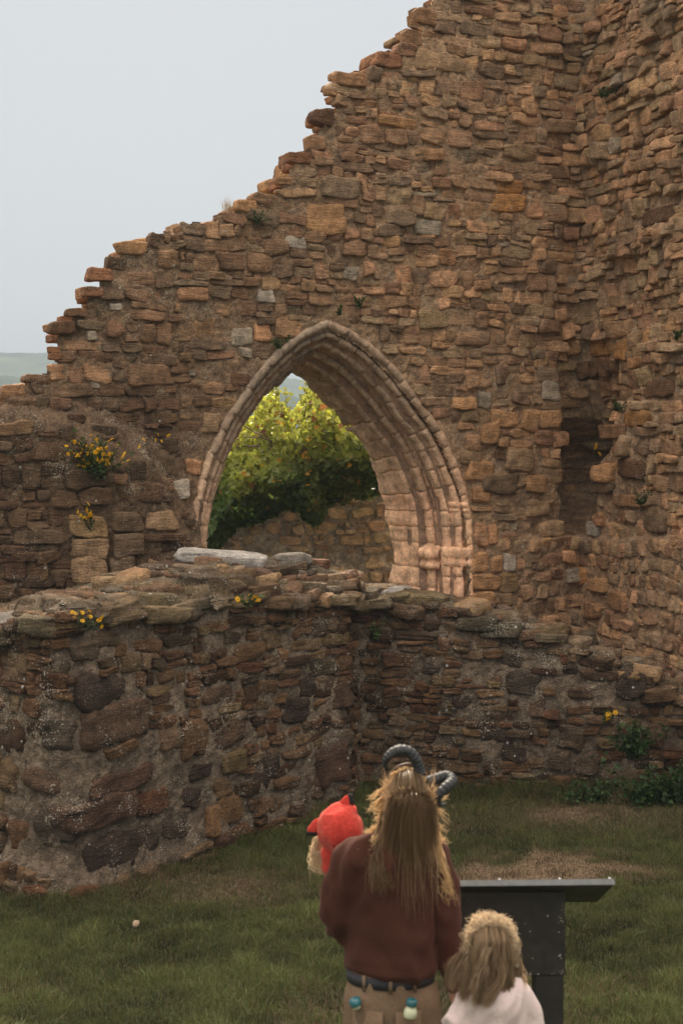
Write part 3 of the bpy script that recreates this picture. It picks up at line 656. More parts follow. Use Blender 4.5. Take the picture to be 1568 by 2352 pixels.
# half-buried rubble on top
def rock(acc, c, size, col, rng, mi=0, flat=.55, yaw=None, rough=1.0, res=10, tiltv=.25, pe=2.6):
    """an angular boulder: superellipsoid roughened by noise"""
    u = np.linspace(-np.pi/2, np.pi/2, res); v = np.linspace(-np.pi, np.pi, res*2+1)[:-1]
    U, W = np.meshgrid(u, v, indexing='ij'); e = 2/pe
    sg = lambda a, e: np.sign(a)*np.abs(a)**e
    X = sg(np.cos(U), e)*sg(np.cos(W), e); Y = sg(np.cos(U), e)*sg(np.sin(W), e); Z = sg(np.sin(U), e)
    p = np.stack([X, Y, Z], -1); q = p*1.6 + rng.uniform(0, 500, 3)
    p = p*(1 + .22*rough*fbm(q, 3, 3)[..., None] + .05*rough*vn(q*5, 4)[..., None])
    p = p*np.array(size)/2
    M = Matrix.Rotation(rng.uniform(0, 6.28) if yaw is None else yaw, 3, 'Z') @ Matrix.Rotation(rng.normal(0, tiltv), 3, 'X') @ Matrix.Rotation(rng.normal(0, tiltv), 3, 'Y')
    p = p.reshape(-1, 3) @ np.array(M).T + np.array(c)
    n1, n2 = U.shape; g = np.arange(n1*n2).reshape(n1, n2); gr = np.roll(g, -1, 1)
    f = np.stack([g[:-1], gr[:-1], gr[1:], g[1:]], -1).reshape(-1, 4)
    cc = np.array(col)*(1+.15*vn(p*6, 9)[:, None]); acc.add(p, f, cc, mi)
# crusted cap stones along the broken front edge and across the top
for row, (t0, t1, stp) in enumerate(((.015, .05, .24), (.12, .2, .45), (.28, .42, .5), (.5, .66, .6), (.78, .95, .6))):
    s_ = .1
    while s_ < LOW0.L-.1:
        w = r.uniform(.14, .40); t_ = r.uniform(t0, t1); c = top_surface(np.array([s_]), np.array([t_]))[0]
        h_ = w*r.uniform(.28, .5); col = palette(r, 1, ['brown', 'grey', 'olive', 'slate', 'dark', 'tan'], [3, 3, 1.5, 2, 2, .5])[0]*np.array((.50, .56, .62))
        _, _, tx_, ty_ = LOW0.base(np.array([s_])); rock(acc, c + np.array([0, 0, -.25*h_]), (w*1.15, w*.85, h_), col, r, yaw=math.atan2(ty_[0], tx_[0])+r.normal(0, .25), pe=r.uniform(4, 8), res=11, tiltv=.10, rough=1.7)
        s_ += stp*r.uniform(.7, 1.3)
for i in range(300):
    s_, t_ = r.uniform(.1, LOW0.L-.1), r.uniform(.0, .97)
    c = top_surface(np.array([s_]), np.array([t_]))[0]; w = r.choice([.09, .14, .2, .28], p=[.4, .32, .2, .08])*r.uniform(.8, 1.3)
    col = palette(r, 1, ['brown', 'grey', 'pale', 'slate', 'tan', 'red', 'white'], [4, 3, .0, 2, 1, .8, .0])[0]*np.array((.65, .73, .82))
    rock(acc, c + np.array([0, 0, -.03]), (w*1.25, w*.95, w*r.uniform(.3, .55)), col, r, pe=r.uniform(3, 6), res=9, tiltv=.14, rough=1.4)
low = acc.build('low_wall', [M_STONE_LOW, M_MORTAR])
tag(low, 'low lichen-speckled rubble wall crossing the foreground on the grass, with a rough mounded top', 'wall', kind='thing')

# loose stones lying on the low wall
def on_ray(px, py, d, dz=0): p = P(px, py, d); p.z += dz; return p
LOOSE = [('stone_slab', (506, 1281), 13.75, (.84, .34, .13), (.50, .47, .44), .12, 6, 'long pale lichened slab lying across the back of the low wall below the arch', 'slab'),
 ('boulder', (80, 1389), 12.5, (.185, .14, .085), (.74, .75, .78), .1, 2.4, 'smooth white boulder at the far left on top of the low wall', 'stone'),
 ('boulder', (28, 1452), 11.9, (.50, .46, .28), (.27, .245, .22), .5, 2.6, 'large craggy pale grey boulder on the left end of the low wall', 'stone'),
 ('flat_stone', (275, 1347), 12.9, (.56, .32, .10), (.26, .24, .20), .05, 4, 'thin layered grey flat stone on the low wall, left of the pale slab', 'stone'),
 ('boulder', (582, 1322), 13.6, (.36, .26, .16), (.16, .10, .07), .3, 3.4, 'dark brown angular stone on the low wall, just in front of the pale slab', 'stone'),
 ('boulder', (432, 1322), 13.3, (.34, .24, .13), (.36, .34, .33), .2, 2.6, 'grey stone with white lichen under the left end of the pale slab', 'stone'),
 ('boulder', (905, 1364), 15.0, (.40, .26, .16), (.40, .37, .35), .1, 2.5, 'rounded white-crusted stone on the low wall at the foot of the arch jamb', 'stone'),
 ('cobble', (640, 1333), 13.9, (.08, .08, .08), (.48, .46, .48), .2, 2.3, 'small round pale cobble on the low wall, right of the dark brown stone', 'stone'),
 ('cobble', (1112, 1436), 14.9, (.21, .13, .10), (.62, .60, .64), .2, 2.3, 'pale knobbly cobble on the low wall between arch and right wall', 'stone'),
 ('cobble', (385, 1344), 13.1, (.19, .10, .10), (.52, .50, .52), .2, 2.4, 'mottled white cobble beside the thin layered flat stone', 'stone'),
 ('boulder', (670, 1288), 14.4, (.42, .3, .17), (.22, .20, .17), .3, 2.6, 'dark grey humped stone at the right end of the pale slab', 'stone')]
rr_ = np.random.default_rng(5)
for nm, (a, b), d, size, col, yaw, pe, lab, cat in LOOSE:
    c = on_ray(a, b, d); acc = Acc(); rock(acc, (0, 0, 0), size, col, rr_, yaw=yaw, pe=pe, res=18, tiltv=.08 if pe > 3 else .12, rough=.9)
    o = acc.build(nm, M_STONE_LOW); o.location = c; tag(o, lab, cat)
# small pale leaf-like stone chip on the grass
gp = P(313, 2111, 10.3); acc = Acc(); rock(acc, (0, 0, 0), (.07, .05, .035), (.5, .38, .28), rr_, pe=3, res=8); o = acc.build('stone_chip', M_STONE)
o.location = (gp.x, gp.y, float(ground_z(gp.x, gp.y))+.03); tag(o, 'small pale stone chip lying alone in the grass at lower left', 'stone')

# ================================================================ garden wall behind the arch, ivy over it
GW = [(-3.4, 19.6), (-1.0, 20.0), (1.0, 20.2), (3.2, 20.1)]
G0 = Surf(GW, smooth=.3); GS = Surf(GW, smooth=.3, D=lambda s, z: .08*fbm(np.stack([s*.9, s*0, z*.9], -1), 171, 2))
gr_ = np.random.default_rng(33); GA = courses(gr_, .05, G0.L-.05, .2, 2.9, .09, .20, .12, .36, .25); GA = GA[gr_.random(len(GA)) > .22]
acc = Acc(); n = len(GA)
gpx, gpy = G0.pix(GA[:, 0], GA[:, 1])
cg = palette(gr_, n, ['tan', 'brown', 'pink', 'ochre'], [5, .6, 3, .0])*np.array((1.1, 1.5, 1.95))
stones_mesh(acc, GS, GA, cg, gr_, np.abs(gr_.normal(.03, .035, n)), gap=.02, pexp=(2.4, 5), tilt=.2, rough=1.5)
backing(acc, GS, .02, G0.L-.02, 0, 2.95, .03, lambda s, z: z < 2.85+.1*vn(np.stack([s*2, s*0, z], -1), 172), .6, mortar_col((.52, .56, .56), 173), amp=.03)
o = acc.build('garden_wall', [M_STONE, M_MORTAR]); tag(o, 'tan rubble wall seen through the arch, half hidden by ivy', 'wall', kind='thing')

def leaf_verts():
    """five-lobed ivy leaf, a cupped blade of quads"""
    o = np.array([(0, -.5), (.38, -.42), (.5, -.05), (.22, .06), (.0, .62), (-.22, .06), (-.5, -.05), (-.38, -.42)])
    v = np.concatenate([[[0, -.12, -.06]], np.concatenate([o, np.array([0, .03, .05, 0, .06, 0, .05, .03])[:, None]], 1)])
    f = np.array([(0, 1, 2, 3), (0, 3, 4, 5), (0, 5, 6, 7), (0, 7, 8, 1)]); return v, f
def scatter_leaves(acc, pts, size, cols, rng, nrm=None, droop=.6, spread=.7, mi=0):
    lv, lf = leaf_verts(); n = len(pts)
    N = rng.normal(0, 1, (n, 3))*spread + (np.array(nrm) if nrm is not None else 0); N /= np.linalg.norm(N, axis=1)[:, None]
    up = np.array([0, 0, -droop]) + rng.normal(0, .5, (n, 3)); t = up - (up*N).sum(1)[:, None]*N; t /= np.linalg.norm(t, axis=1)[:, None]; b = np.cross(t, N)
    sz = (np.broadcast_to(size, (n,))*rng.uniform(.6, 1.3, n))[:, None, None]
    V = pts[:, None] + (b[:, None]*lv[None, :, :1] + t[:, None]*lv[None, :, 1:2] + N[:, None]*lv[None, :, 2:])*sz
    F = (lf[None] + (np.arange(n)*9)[:, None, None]).reshape(-1, 4); acc.add(V.reshape(-1, 3), F, np.repeat(cols, 9, 0), mi)
def tube(acc, pts, rad, col, nside=6, mi=0):
    pts = np.asarray(pts, float); n = len(pts); rad = np.broadcast_to(rad, (n,)); t = np.gradient(pts, axis=0); t /= np.linalg.norm(t, axis=1)[:, None]+1e-9
    ref = np.array([0, 0, 1.0]) if abs(t[:, 2]).mean() < .8 else np.array([1.0, 0, 0])
    a = np.cross(t, ref); a /= np.linalg.norm(a, axis=1)[:, None]+1e-9; b = np.cross(t, a)
    an = np.arange(nside)/nside*2*np.pi; V = pts[:, None] + rad[:, None, None]*(a[:, None]*np.cos(an)[None, :, None] + b[:, None]*np.sin(an)[None, :, None])
    g = np.arange(n*nside).reshape(n, nside); gr = np.roll(g, -1, 1); f = np.stack([g[:-1], gr[:-1], gr[1:], g[1:]], -1).reshape(-1, 4)
    acc.add(V.reshape(-1, 3), f, col, mi)
IVY = [(430, 1300), (455, 1180), (480, 1080), (510, 1010), (545, 975), (575, 965), (600, 930), (625, 905), (640, 925), (662, 935), (690, 930), (712, 892), (730, 880), (760, 885), (800, 910), (850, 940), (910, 980), (930, 1130), (870, 1125), (800, 1150), (760, 1165), (720, 1195), (690, 1180), (650, 1175), (600, 1205), (560, 1200), (520, 1240), (480, 1265), (455, 1260)]
ir = np.random.default_rng(44); pts = []
while len(pts) < 9500:
    a = ir.uniform(425, 935, 4000); b = ir.uniform(875, 1310, 4000); dd_ = poly_dist(a, b, IVY) + 12*vn(np.stack([a*.03, b*.03, a*0], -1), 181)
    for x_, y_, q_ in zip(a, b, dd_):
        if q_ < 0 or len(pts) >= 9500: continue
        th = .16 + .010*min(q_, 70); yy = 19.75 - ir.random()**.45*th*1.0 - .10*vn(np.array([x_*.02, y_*.02, 0.]), 182)*3
        if y_ < 1040: yy += ir.uniform(0, .7)
        pts.append(tuple(P(x_, y_, yy)))
pts = np.array(pts); pz = 1000 + (CAMZ-pts[:, 2])/(K*pts[:, 1]); pxx = 784 + pts[:, 0]/(K*pts[:, 1])
lit = sstep(1150, 960, pz + .28*(pxx-600)) + .35*fbm(pts*1.7, 183, 2)  # sunlit yellow-green put into the leaf colour towards the upper left
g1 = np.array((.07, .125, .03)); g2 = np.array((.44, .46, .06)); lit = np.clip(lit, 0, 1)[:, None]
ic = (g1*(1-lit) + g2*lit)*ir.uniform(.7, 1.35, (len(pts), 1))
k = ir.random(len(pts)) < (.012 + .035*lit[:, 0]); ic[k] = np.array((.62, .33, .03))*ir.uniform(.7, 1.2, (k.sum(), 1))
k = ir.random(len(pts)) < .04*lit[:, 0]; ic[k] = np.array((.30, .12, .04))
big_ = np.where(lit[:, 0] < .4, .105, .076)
ivy = empty('ivy', (-.6, 19.9, 2.6)); tag(ivy, 'dense ivy bush with yellowing sunlit top, covering the wall seen through the arch', 'ivy')
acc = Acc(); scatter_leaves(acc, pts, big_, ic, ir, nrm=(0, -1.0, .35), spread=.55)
tip = []
for i in range(170):
    a = ir.choice([627, 640, 612, 585, 700, 715, 560, 662, 690]) + ir.normal(0, 9); b = ir.uniform(885, 960) if a < 690 else ir.uniform(872, 930); tip.append(tuple(P(a, b, 19.6+ir.uniform(-.1, .1))))
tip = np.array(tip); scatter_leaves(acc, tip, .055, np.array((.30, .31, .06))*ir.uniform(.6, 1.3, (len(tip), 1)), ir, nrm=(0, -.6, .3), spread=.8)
M_IVY = simple_mat('ivy_leaf', (0, 0, 0), .42, attr=True, transl=.5, bscale=8, var=.2, spec=.5)
o = acc.build('foliage', M_IVY, ivy, smooth=False); o.matrix_parent_inverse = Matrix.Translation(ivy.location).inverted()
M_TWIG = simple_mat('twig', (.16, .12, .085), .85, bump=.4)
acc = Acc()
for i in range(46):
    a, b = ir.uniform(500, 720), ir.uniform(1000, 1110); p0 = np.array(P(a, b, 19.35)); dirn = np.array([ir.uniform(-1, 1), ir.uniform(-.3, .1), ir.uniform(-.5, .7)])
    L_ = ir.uniform(.25, .75); tt_ = np.linspace(0, 1, 9)[:, None]; q_ = p0 + dirn*tt_*L_ + .10*np.stack([vn(np.stack([tt_[:, 0]*3+i, tt_[:, 0]*0+j, tt_[:, 0]*0], -1), 5) for j in range(3)], -1)
    tube(acc, q_, np.linspace(.011, .004, 9)*ir.uniform(.6, 1.3), (.17, .13, .09), 5)
for i in range(14):
    a, b = ir.choice([627, 640, 612, 585, 700, 715, 560, 662]) + ir.uniform(-8, 8), ir.uniform(905, 950); p0 = np.array(P(a, b+40, 19.6)); p1 = np.array(P(a+ir.uniform(-12, 12), b-22, 19.6))
    tube(acc, [p0, (p0+p1)/2+[.02, 0, 0], p1], [.006, .004, .002], (.14, .16, .05), 4)
o = acc.build('stem', M_TWIG, ivy); o.matrix_parent_inverse = Matrix.Translation(ivy.location).inverted()

# ================================================================ far hills across the bay, town trees on the skyline
def hill(name, d, pts, col, seed):
    a = np.array(pts, float); pxs = np.arange(-900, 2500, 5.0); top = np.interp(pxs, a[:, 0], a[:, 1])
    top = top + 5*fbm(np.stack([pxs*.02, pxs*0, pxs*0], -1), seed, 4) - 3.0*np.clip(vn(np.stack([pxs*.11, pxs*0, pxs*0], -1), seed+5), 0, 1)
    rows = np.linspace(0, 1, 26); X = []
    for t in rows:
        dd_ = d*(1 + .55*t); zt = CAMZ - (top-1000)*K*d; zb = -60.0; z = zb + (zt-zb)*np.sin(t*np.pi/2)**.8
        x = (pxs-784)*K*d; X.append(np.stack([x, np.full_like(x, dd_) + 0*x, z + (0 if t in (0, 1) else 1)*3*fbm(np.stack([x*.03, x*0+t*9, x*0], -1), seed+8, 3)], -1))
    V = np.stack(X, 0); g = np.arange(V.shape[0]*V.shape[1]).reshape(V.shape[:2]); f = np.stack([g[:-1, :-1], g[:-1, 1:], g[1:, 1:], g[1:, :-1]], -1).reshape(-1, 4)
    pp = V.reshape(-1, 3); m = fbm(pp*np.array([.02, .02, .05]), seed+2, 4)[:, None]; c = np.array(col)*(1+.9*m) + np.array((.06, .05, .0))*np.clip(m, 0, 1)
    acc = Acc(); acc.add(pp, f, c); o = acc.build(name, simple_mat(name+'_cover', (0, 0, 0), 1, attr=True, bscale=.05, var=.3, spec=0)); tag(o, kind='structure'); return o
hill('hills', 760, [(-900, 690), (-200, 715), (0, 732), (80, 730), (130, 720), (250, 722), (600, 800), (700, 830), (900, 790), (1600, 760), (2500, 740)], (.07, .085, .05), 201)
hill('hills', 470, [(-900, 770), (-100, 815), (0, 828), (60, 812), (120, 800), (300, 780), (560, 850), (640, 872), (700, 850), (1000, 860), (2500, 820)], (.05, .065, .035), 231)

# ================================================================ plants on the walls
M_PETAL = simple_mat('petal', (.75, .42, .015), .6, transl=.35, var=.15)
def plant(name, label, cat, px, py, d, hgt, wid, nleaf, lsize, col, rng, nflow=0, stems=14, group=None, droop=.3, fsize=.028, ftop=.35):
    c = P(px, py, d); root = empty(name, c); tag(root, label, cat, group)
    acc = Acc(); tips = []
    for i in range(stems):
        e = np.array([rng.normal(0, wid*.28), rng.uniform(-.16, .02), hgt*rng.uniform(.35, 1.0)]); t = np.linspace(0, 1, 6)[:, None]
        q_ = e*t + np.array([0, 0, -.2*hgt])*(t*(1-t)) + np.array([e[0]*.3, 0, 0])*t*t; tube(acc, q_, np.linspace(.004, .0018, 6), np.array(col)*.8, 4); tips.append(q_)
    T_ = np.array(tips); m = nleaf; k = rng.integers(0, stems, m); u = rng.uniform(.15, 1, m)*5; i0 = np.minimum(u.astype(int), 4); fr = (u-i0)[:, None]
    pts = T_[k, i0]*(1-fr) + T_[k, i0+1]*fr + rng.normal(0, wid*.075, (m, 3))*np.array([1, .8, .8])
    scatter_leaves(acc, pts, lsize, np.array(col)*rng.uniform(.6, 1.5, (m, 1))*rng.uniform(.9, 1.1, (m, 3)), rng, nrm=(0, -.5, .6), spread=.9, droop=droop)
    acc.build('foliage', M_LEAF, root, smooth=False)
    if nflow:
        fa = Acc()
        for j in range(9):
            a0 = j*2*math.pi/9; ca, sa = math.cos(a0), math.sin(a0); w = .32; p = np.array([(0, 0, 0), (ca-sa*w, sa+ca*w, .12), (ca*1.25, sa*1.25, .05), (ca+sa*w, sa-ca*w, .12)])*.5*fsize; fa.add(p, [(0, 1, 2, 3)], (1, 1, 1))
        rock(fa, (0, 0, .003), (.4*fsize, .4*fsize, .3*fsize), (1, 1, 1), rng, res=5)
        first = None
        for j in range(nflow):
            q_ = T_[rng.integers(0, stems)][-1]*rng.uniform(1-ftop, 1.04) + rng.normal(0, wid*.085, 3)*np.array([1, .5, .7])
            if first is None: first = fa.build('flower', M_PETAL, root); ob = first
            else: ob = first.copy(); link(ob, root)
            ob.location = q_ + np.array([0, -.03, 0]); ob.rotation_euler = (R(55)+rng.normal(0, .35), rng.normal(0, .35), rng.uniform(0, 6)); ob.scale = (rng.uniform(.7, 1.2),)*3
    return root
pr_ = np.random.default_rng(77)
def wall_d(px, py, off=.12):
    return float(np.interp(SURF0.s_of(px), SURF0.s, SURF0.y)) - off
GREEN = (.06, .095, .028)
plant('ragwort', 'large yellow-flowering ragwort bush growing from the wall at upper left', 'plant', 228, 1095, wall_d(228, 1095, .55), .46, .50, 420, .035, GREEN, pr_, nflow=88, stems=30, fsize=.036, ftop=.45)
plant('ragwort', 'small ragwort with a few orange-yellow flowers on the squared blocks at left', 'plant', 210, 1225, wall_d(210, 1225, .5), .32, .16, 90, .03, GREEN, pr_, nflow=18, stems=9, fsize=.036)
plant('ragwort', 'yellow ragwort flowers in dry grass on top of the low wall, centre', 'plant', 566, 1392, 12.75, .14, .22, 90, .025, GREEN, pr_, nflow=10, stems=10, fsize=.036)
plant('ragwort', 'dull yellow ragwort hanging in the gap at the left end of the low wall', 'plant', 200, 1445, 11.2, .18, .24, 110, .028, (.06, .07, .03), pr_, nflow=14, stems=12, fsize=.032)
plant('ragwort', 'tiny ragwort with two bright yellow flowers in the right part of the low wall', 'plant', 1388, 1662, 14.15, .16, .16, 60, .028, GREEN, pr_, nflow=5, stems=7, fsize=.045)
plant('ragwort', 'single ragwort flower stem in the dark recess of the right wall', 'plant', 1368, 1052, 16.3, .18, .06, 12, .02, GREEN, pr_, nflow=3, stems=3, fsize=.05)
BUSH = (.038, .07, .02)
G_ = 'green plants rooted in the walls'
plant('wall_plant', 'round dark green plant growing from the low wall at lower right', 'plant', 1452, 1735, 14.0, .36, .42, 620, .040, BUSH, pr_, stems=20, group=G_)
plant('nettle_patch', 'tall green nettles at the foot of the low wall, right edge of the photo', 'plant', 1520, 1870, 13.75, .55, .75, 1500, .045, BUSH, pr_, stems=40, group=G_)
plant('nettle_patch', 'low green weeds at the foot of the low wall, left of the tall nettles', 'plant', 1345, 1868, 13.9, .34, .60, 800, .036, BUSH, pr_, stems=30, group=G_)
plant('wall_plant', 'small green tuft on the wall left of the arch apex', 'plant', 640, 800, wall_d(640, 800), .14, .16, 150, .024, GREEN, pr_, stems=8, group=G_)
plant('wall_plant', 'green tuft high on the broken wall head, beside the tan stone', 'plant', 592, 512, wall_d(592, 512), .12, .24, 160, .022, (.07, .09, .035), pr_, stems=8, group=G_)
plant('wall_plant', 'green tuft directly above the arch apex, the right one of two', 'plant', 826, 710, wall_d(826, 710), .16, .12, 120, .022, GREEN, pr_, stems=7, group=G_)
plant('wall_plant', 'green tuft directly above the arch apex, the left one of two', 'plant', 780, 725, wall_d(780, 725), .12, .12, 90, .022, GREEN, pr_, stems=7, group=G_)
plant('wall_plant', 'flat green tuft on a ledge high on the right wall', 'plant', 1385, 222, 16.7, .12, .24, 160, .024, GREEN, pr_, stems=8, group=G_)
plant('wall_plant', 'green fern tuft on the right wall, right of the dark recess', 'plant', 1470, 1160, 15.6, .18, .14, 170, .026, GREEN, pr_, stems=8, group=G_)
plant('wall_plant', 'small green tuft on the right wall above the dark recess, at the photo edge', 'plant', 1552, 780, 14.9, .16, .14, 150, .026, GREEN, pr_, stems=8, group=G_)
plant('wall_plant', 'green tuft beside the ochre stone, above right of the dark recess', 'plant', 1415, 945, 16.0, .16, .16, 150, .024, GREEN, pr_, stems=8, group=G_)
plant('fern', 'little light green fern in the low wall below the arch jamb', 'plant', 860, 1470, 14.5, .26, .14, 120, .022, (.06, .10, .03), pr_, stems=6, group=G_)

# dry grass tufts on the low wall top and one on the wall head
M_STRAW = simple_mat('dry_grass', (0, 0, 0), .8, attr=True, transl=.3, bscale=3)
def blades(acc, bx, by, bz, h, w, cols, rng, lean=.5):
    n = len(bx); a = rng.uniform(0, 6.283, n); ln = np.abs(rng.normal(0, lean, n)); dx, dy = np.cos(a)*ln, np.sin(a)*ln; b = rng.uniform(0, 6.283, n); wx, wy = np.cos(b)*w/2, np.sin(b)*w/2
    V = np.empty((n, 6, 3))
    for k, (t, ww) in enumerate(((0, 1), (.55, .8), (1, .15))):
        cx = bx + dx*h*t*t; cy = by + dy*h*t*t; cz = bz + h*t*(1-.28*t*np.minimum(ln, 1.4))
        V[:, 2*k] = np.stack([cx-wx*ww, cy-wy*ww, cz], -1); V[:, 2*k+1] = np.stack([cx+wx*ww, cy+wy*ww, cz], -1)
    F = (np.array([(0, 1, 3, 2), (2, 3, 5, 4)])[None] + (np.arange(n)*6)[:, None, None]).reshape(-1, 4)
    sh = np.array([.7, .7, 1, 1, 1.15, 1.15])*0 + 1
    acc.add(V.reshape(-1, 3), F, np.repeat(cols, 6, 0))
sr = np.random.default_rng(99); acc = Acc()
for i in range(95):
    s_, t_ = sr.uniform(.6, LOW0.L*.62), sr.beta(1.2, 2.2); 
    if sr.random() < .35: s_ = LOW0.s_of(sr.uniform(380, 620))*1.0; t_ = sr.uniform(.05, .35)
    c = top_surface(np.array([s_]), np.array([t_]))[0]; m = 55
    blades(acc, c[0]+sr.normal(0, .06, m), c[1]+sr.normal(0, .05, m), np.full(m, c[2]-.02), sr.uniform(.05, .13, m), np.full(m, .004), np.array((.22, .16, .09))*sr.uniform(.5, 1.4, (m, 1)), sr, 1.0)
o = acc.build('dry_grass', M_STRAW, smooth=False); tag(o, 'dry straw-coloured grass growing on top of the low wall', 'grass', kind='stuff')
acc = Acc(); c = P(523, 486, wall_d(523, 486)+.2); m = 60
blades(acc, sr.normal(0, .03, m), sr.normal(0, .03, m), np.zeros(m), sr.uniform(.08, .2, m), np.full(m, .005), np.array((.40, .30, .18))*sr.uniform(.5, 1.2, (m, 1)), sr, .5)
o = acc.build('dry_weed', M_STRAW, smooth=False); o.location = c; tag(o, 'wispy dry weed standing on the broken wall head against the sky', 'plant')

# ================================================================ grass
gr = np.random.default_rng(123); n = 400000
yy = 6.6 + (15.2-6.6)*gr.random(n)**.8; xx = gr.uniform(-1, 1, n)*(.27*yy+.35)
ext = gr.random(n) < .20; xx[ext] = gr.uniform(-5.5, 5.5, ext.sum()); yy[ext] = gr.uniform(3, 15.5, ext.sum())
fy = np.interp(xx, LOW0.x, LOW0.y); front = yy < fy + .12
xx, yy, fy = xx[front], yy[front], fy[front]; n = len(xx)
zz = ground_z(xx, yy); dr = dry(xx, yy)
near = np.exp(-(fy-yy)/.35); tn = vn(np.stack([xx*1.6, yy*1.6, xx*0], -1), 96); tn2 = vn(np.stack([xx*5, yy*5, xx*0], -1), 97)
h = (.03 + .045*gr.random(n)**2 + .02*np.clip(tn, 0, 1) + .07*np.clip(tn2, 0, 1)**1.5 + near*.13*gr.random(n)*(xx > -.3) + near*.07*gr.random(n))*(1-.6*dr)
c = np.array((.085, .098, .032))*(1 + .45*tn[:, None] + .6*tn2[:, None]); yl = gr.random(n)[:, None] < .2
c = np.where(yl, np.array((.11, .095, .035)), c); dk = (gr.random(n) < dr*.92)[:, None]; c = np.where(dk, np.array((.17, .115, .07)), c)
c = c*gr.uniform(.6, 1.4, (n, 1))
acc = Acc(); blades(acc, xx, yy, zz-.005, h, gr.uniform(.0035, .007, n), c, gr, .7)
grass = acc.build('grass', M_GRASS, smooth=False); tag(grass, 'green lawn grass with a dry brown patch right of the people', 'grass', kind='stuff')

# ================================================================ sea haze
me = bpy.data.meshes.new('haze'); bm = bmesh.new(); bmesh.ops.create_cube(bm, size=1); bm.to_mesh(me); bm.free()
hz = bpy.data.objects.new('haze', me); COL.objects.link(hz); hz.scale = (3400, 2780, 150); hz.location = (0, 1300, 14)
m = bpy.data.materials.new('haze'); m.use_nodes = True; nt = m.node_tree; nt.nodes.remove(nt.nodes['Principled BSDF'])
pv = nt.nodes.new('ShaderNodeVolumePrincipled'); pv.inputs['Color'].default_value = (.32, .39, .48, 1); pv.inputs['Density'].default_value = .0009; pv.inputs['Anisotropy'].default_value = .0
nt.links.new(pv.outputs[0], nt.nodes['Material Output'].inputs['Volume']); me.materials.append(m); tag(hz, 'pale sea haze over the whole place', 'haze', kind='stuff')
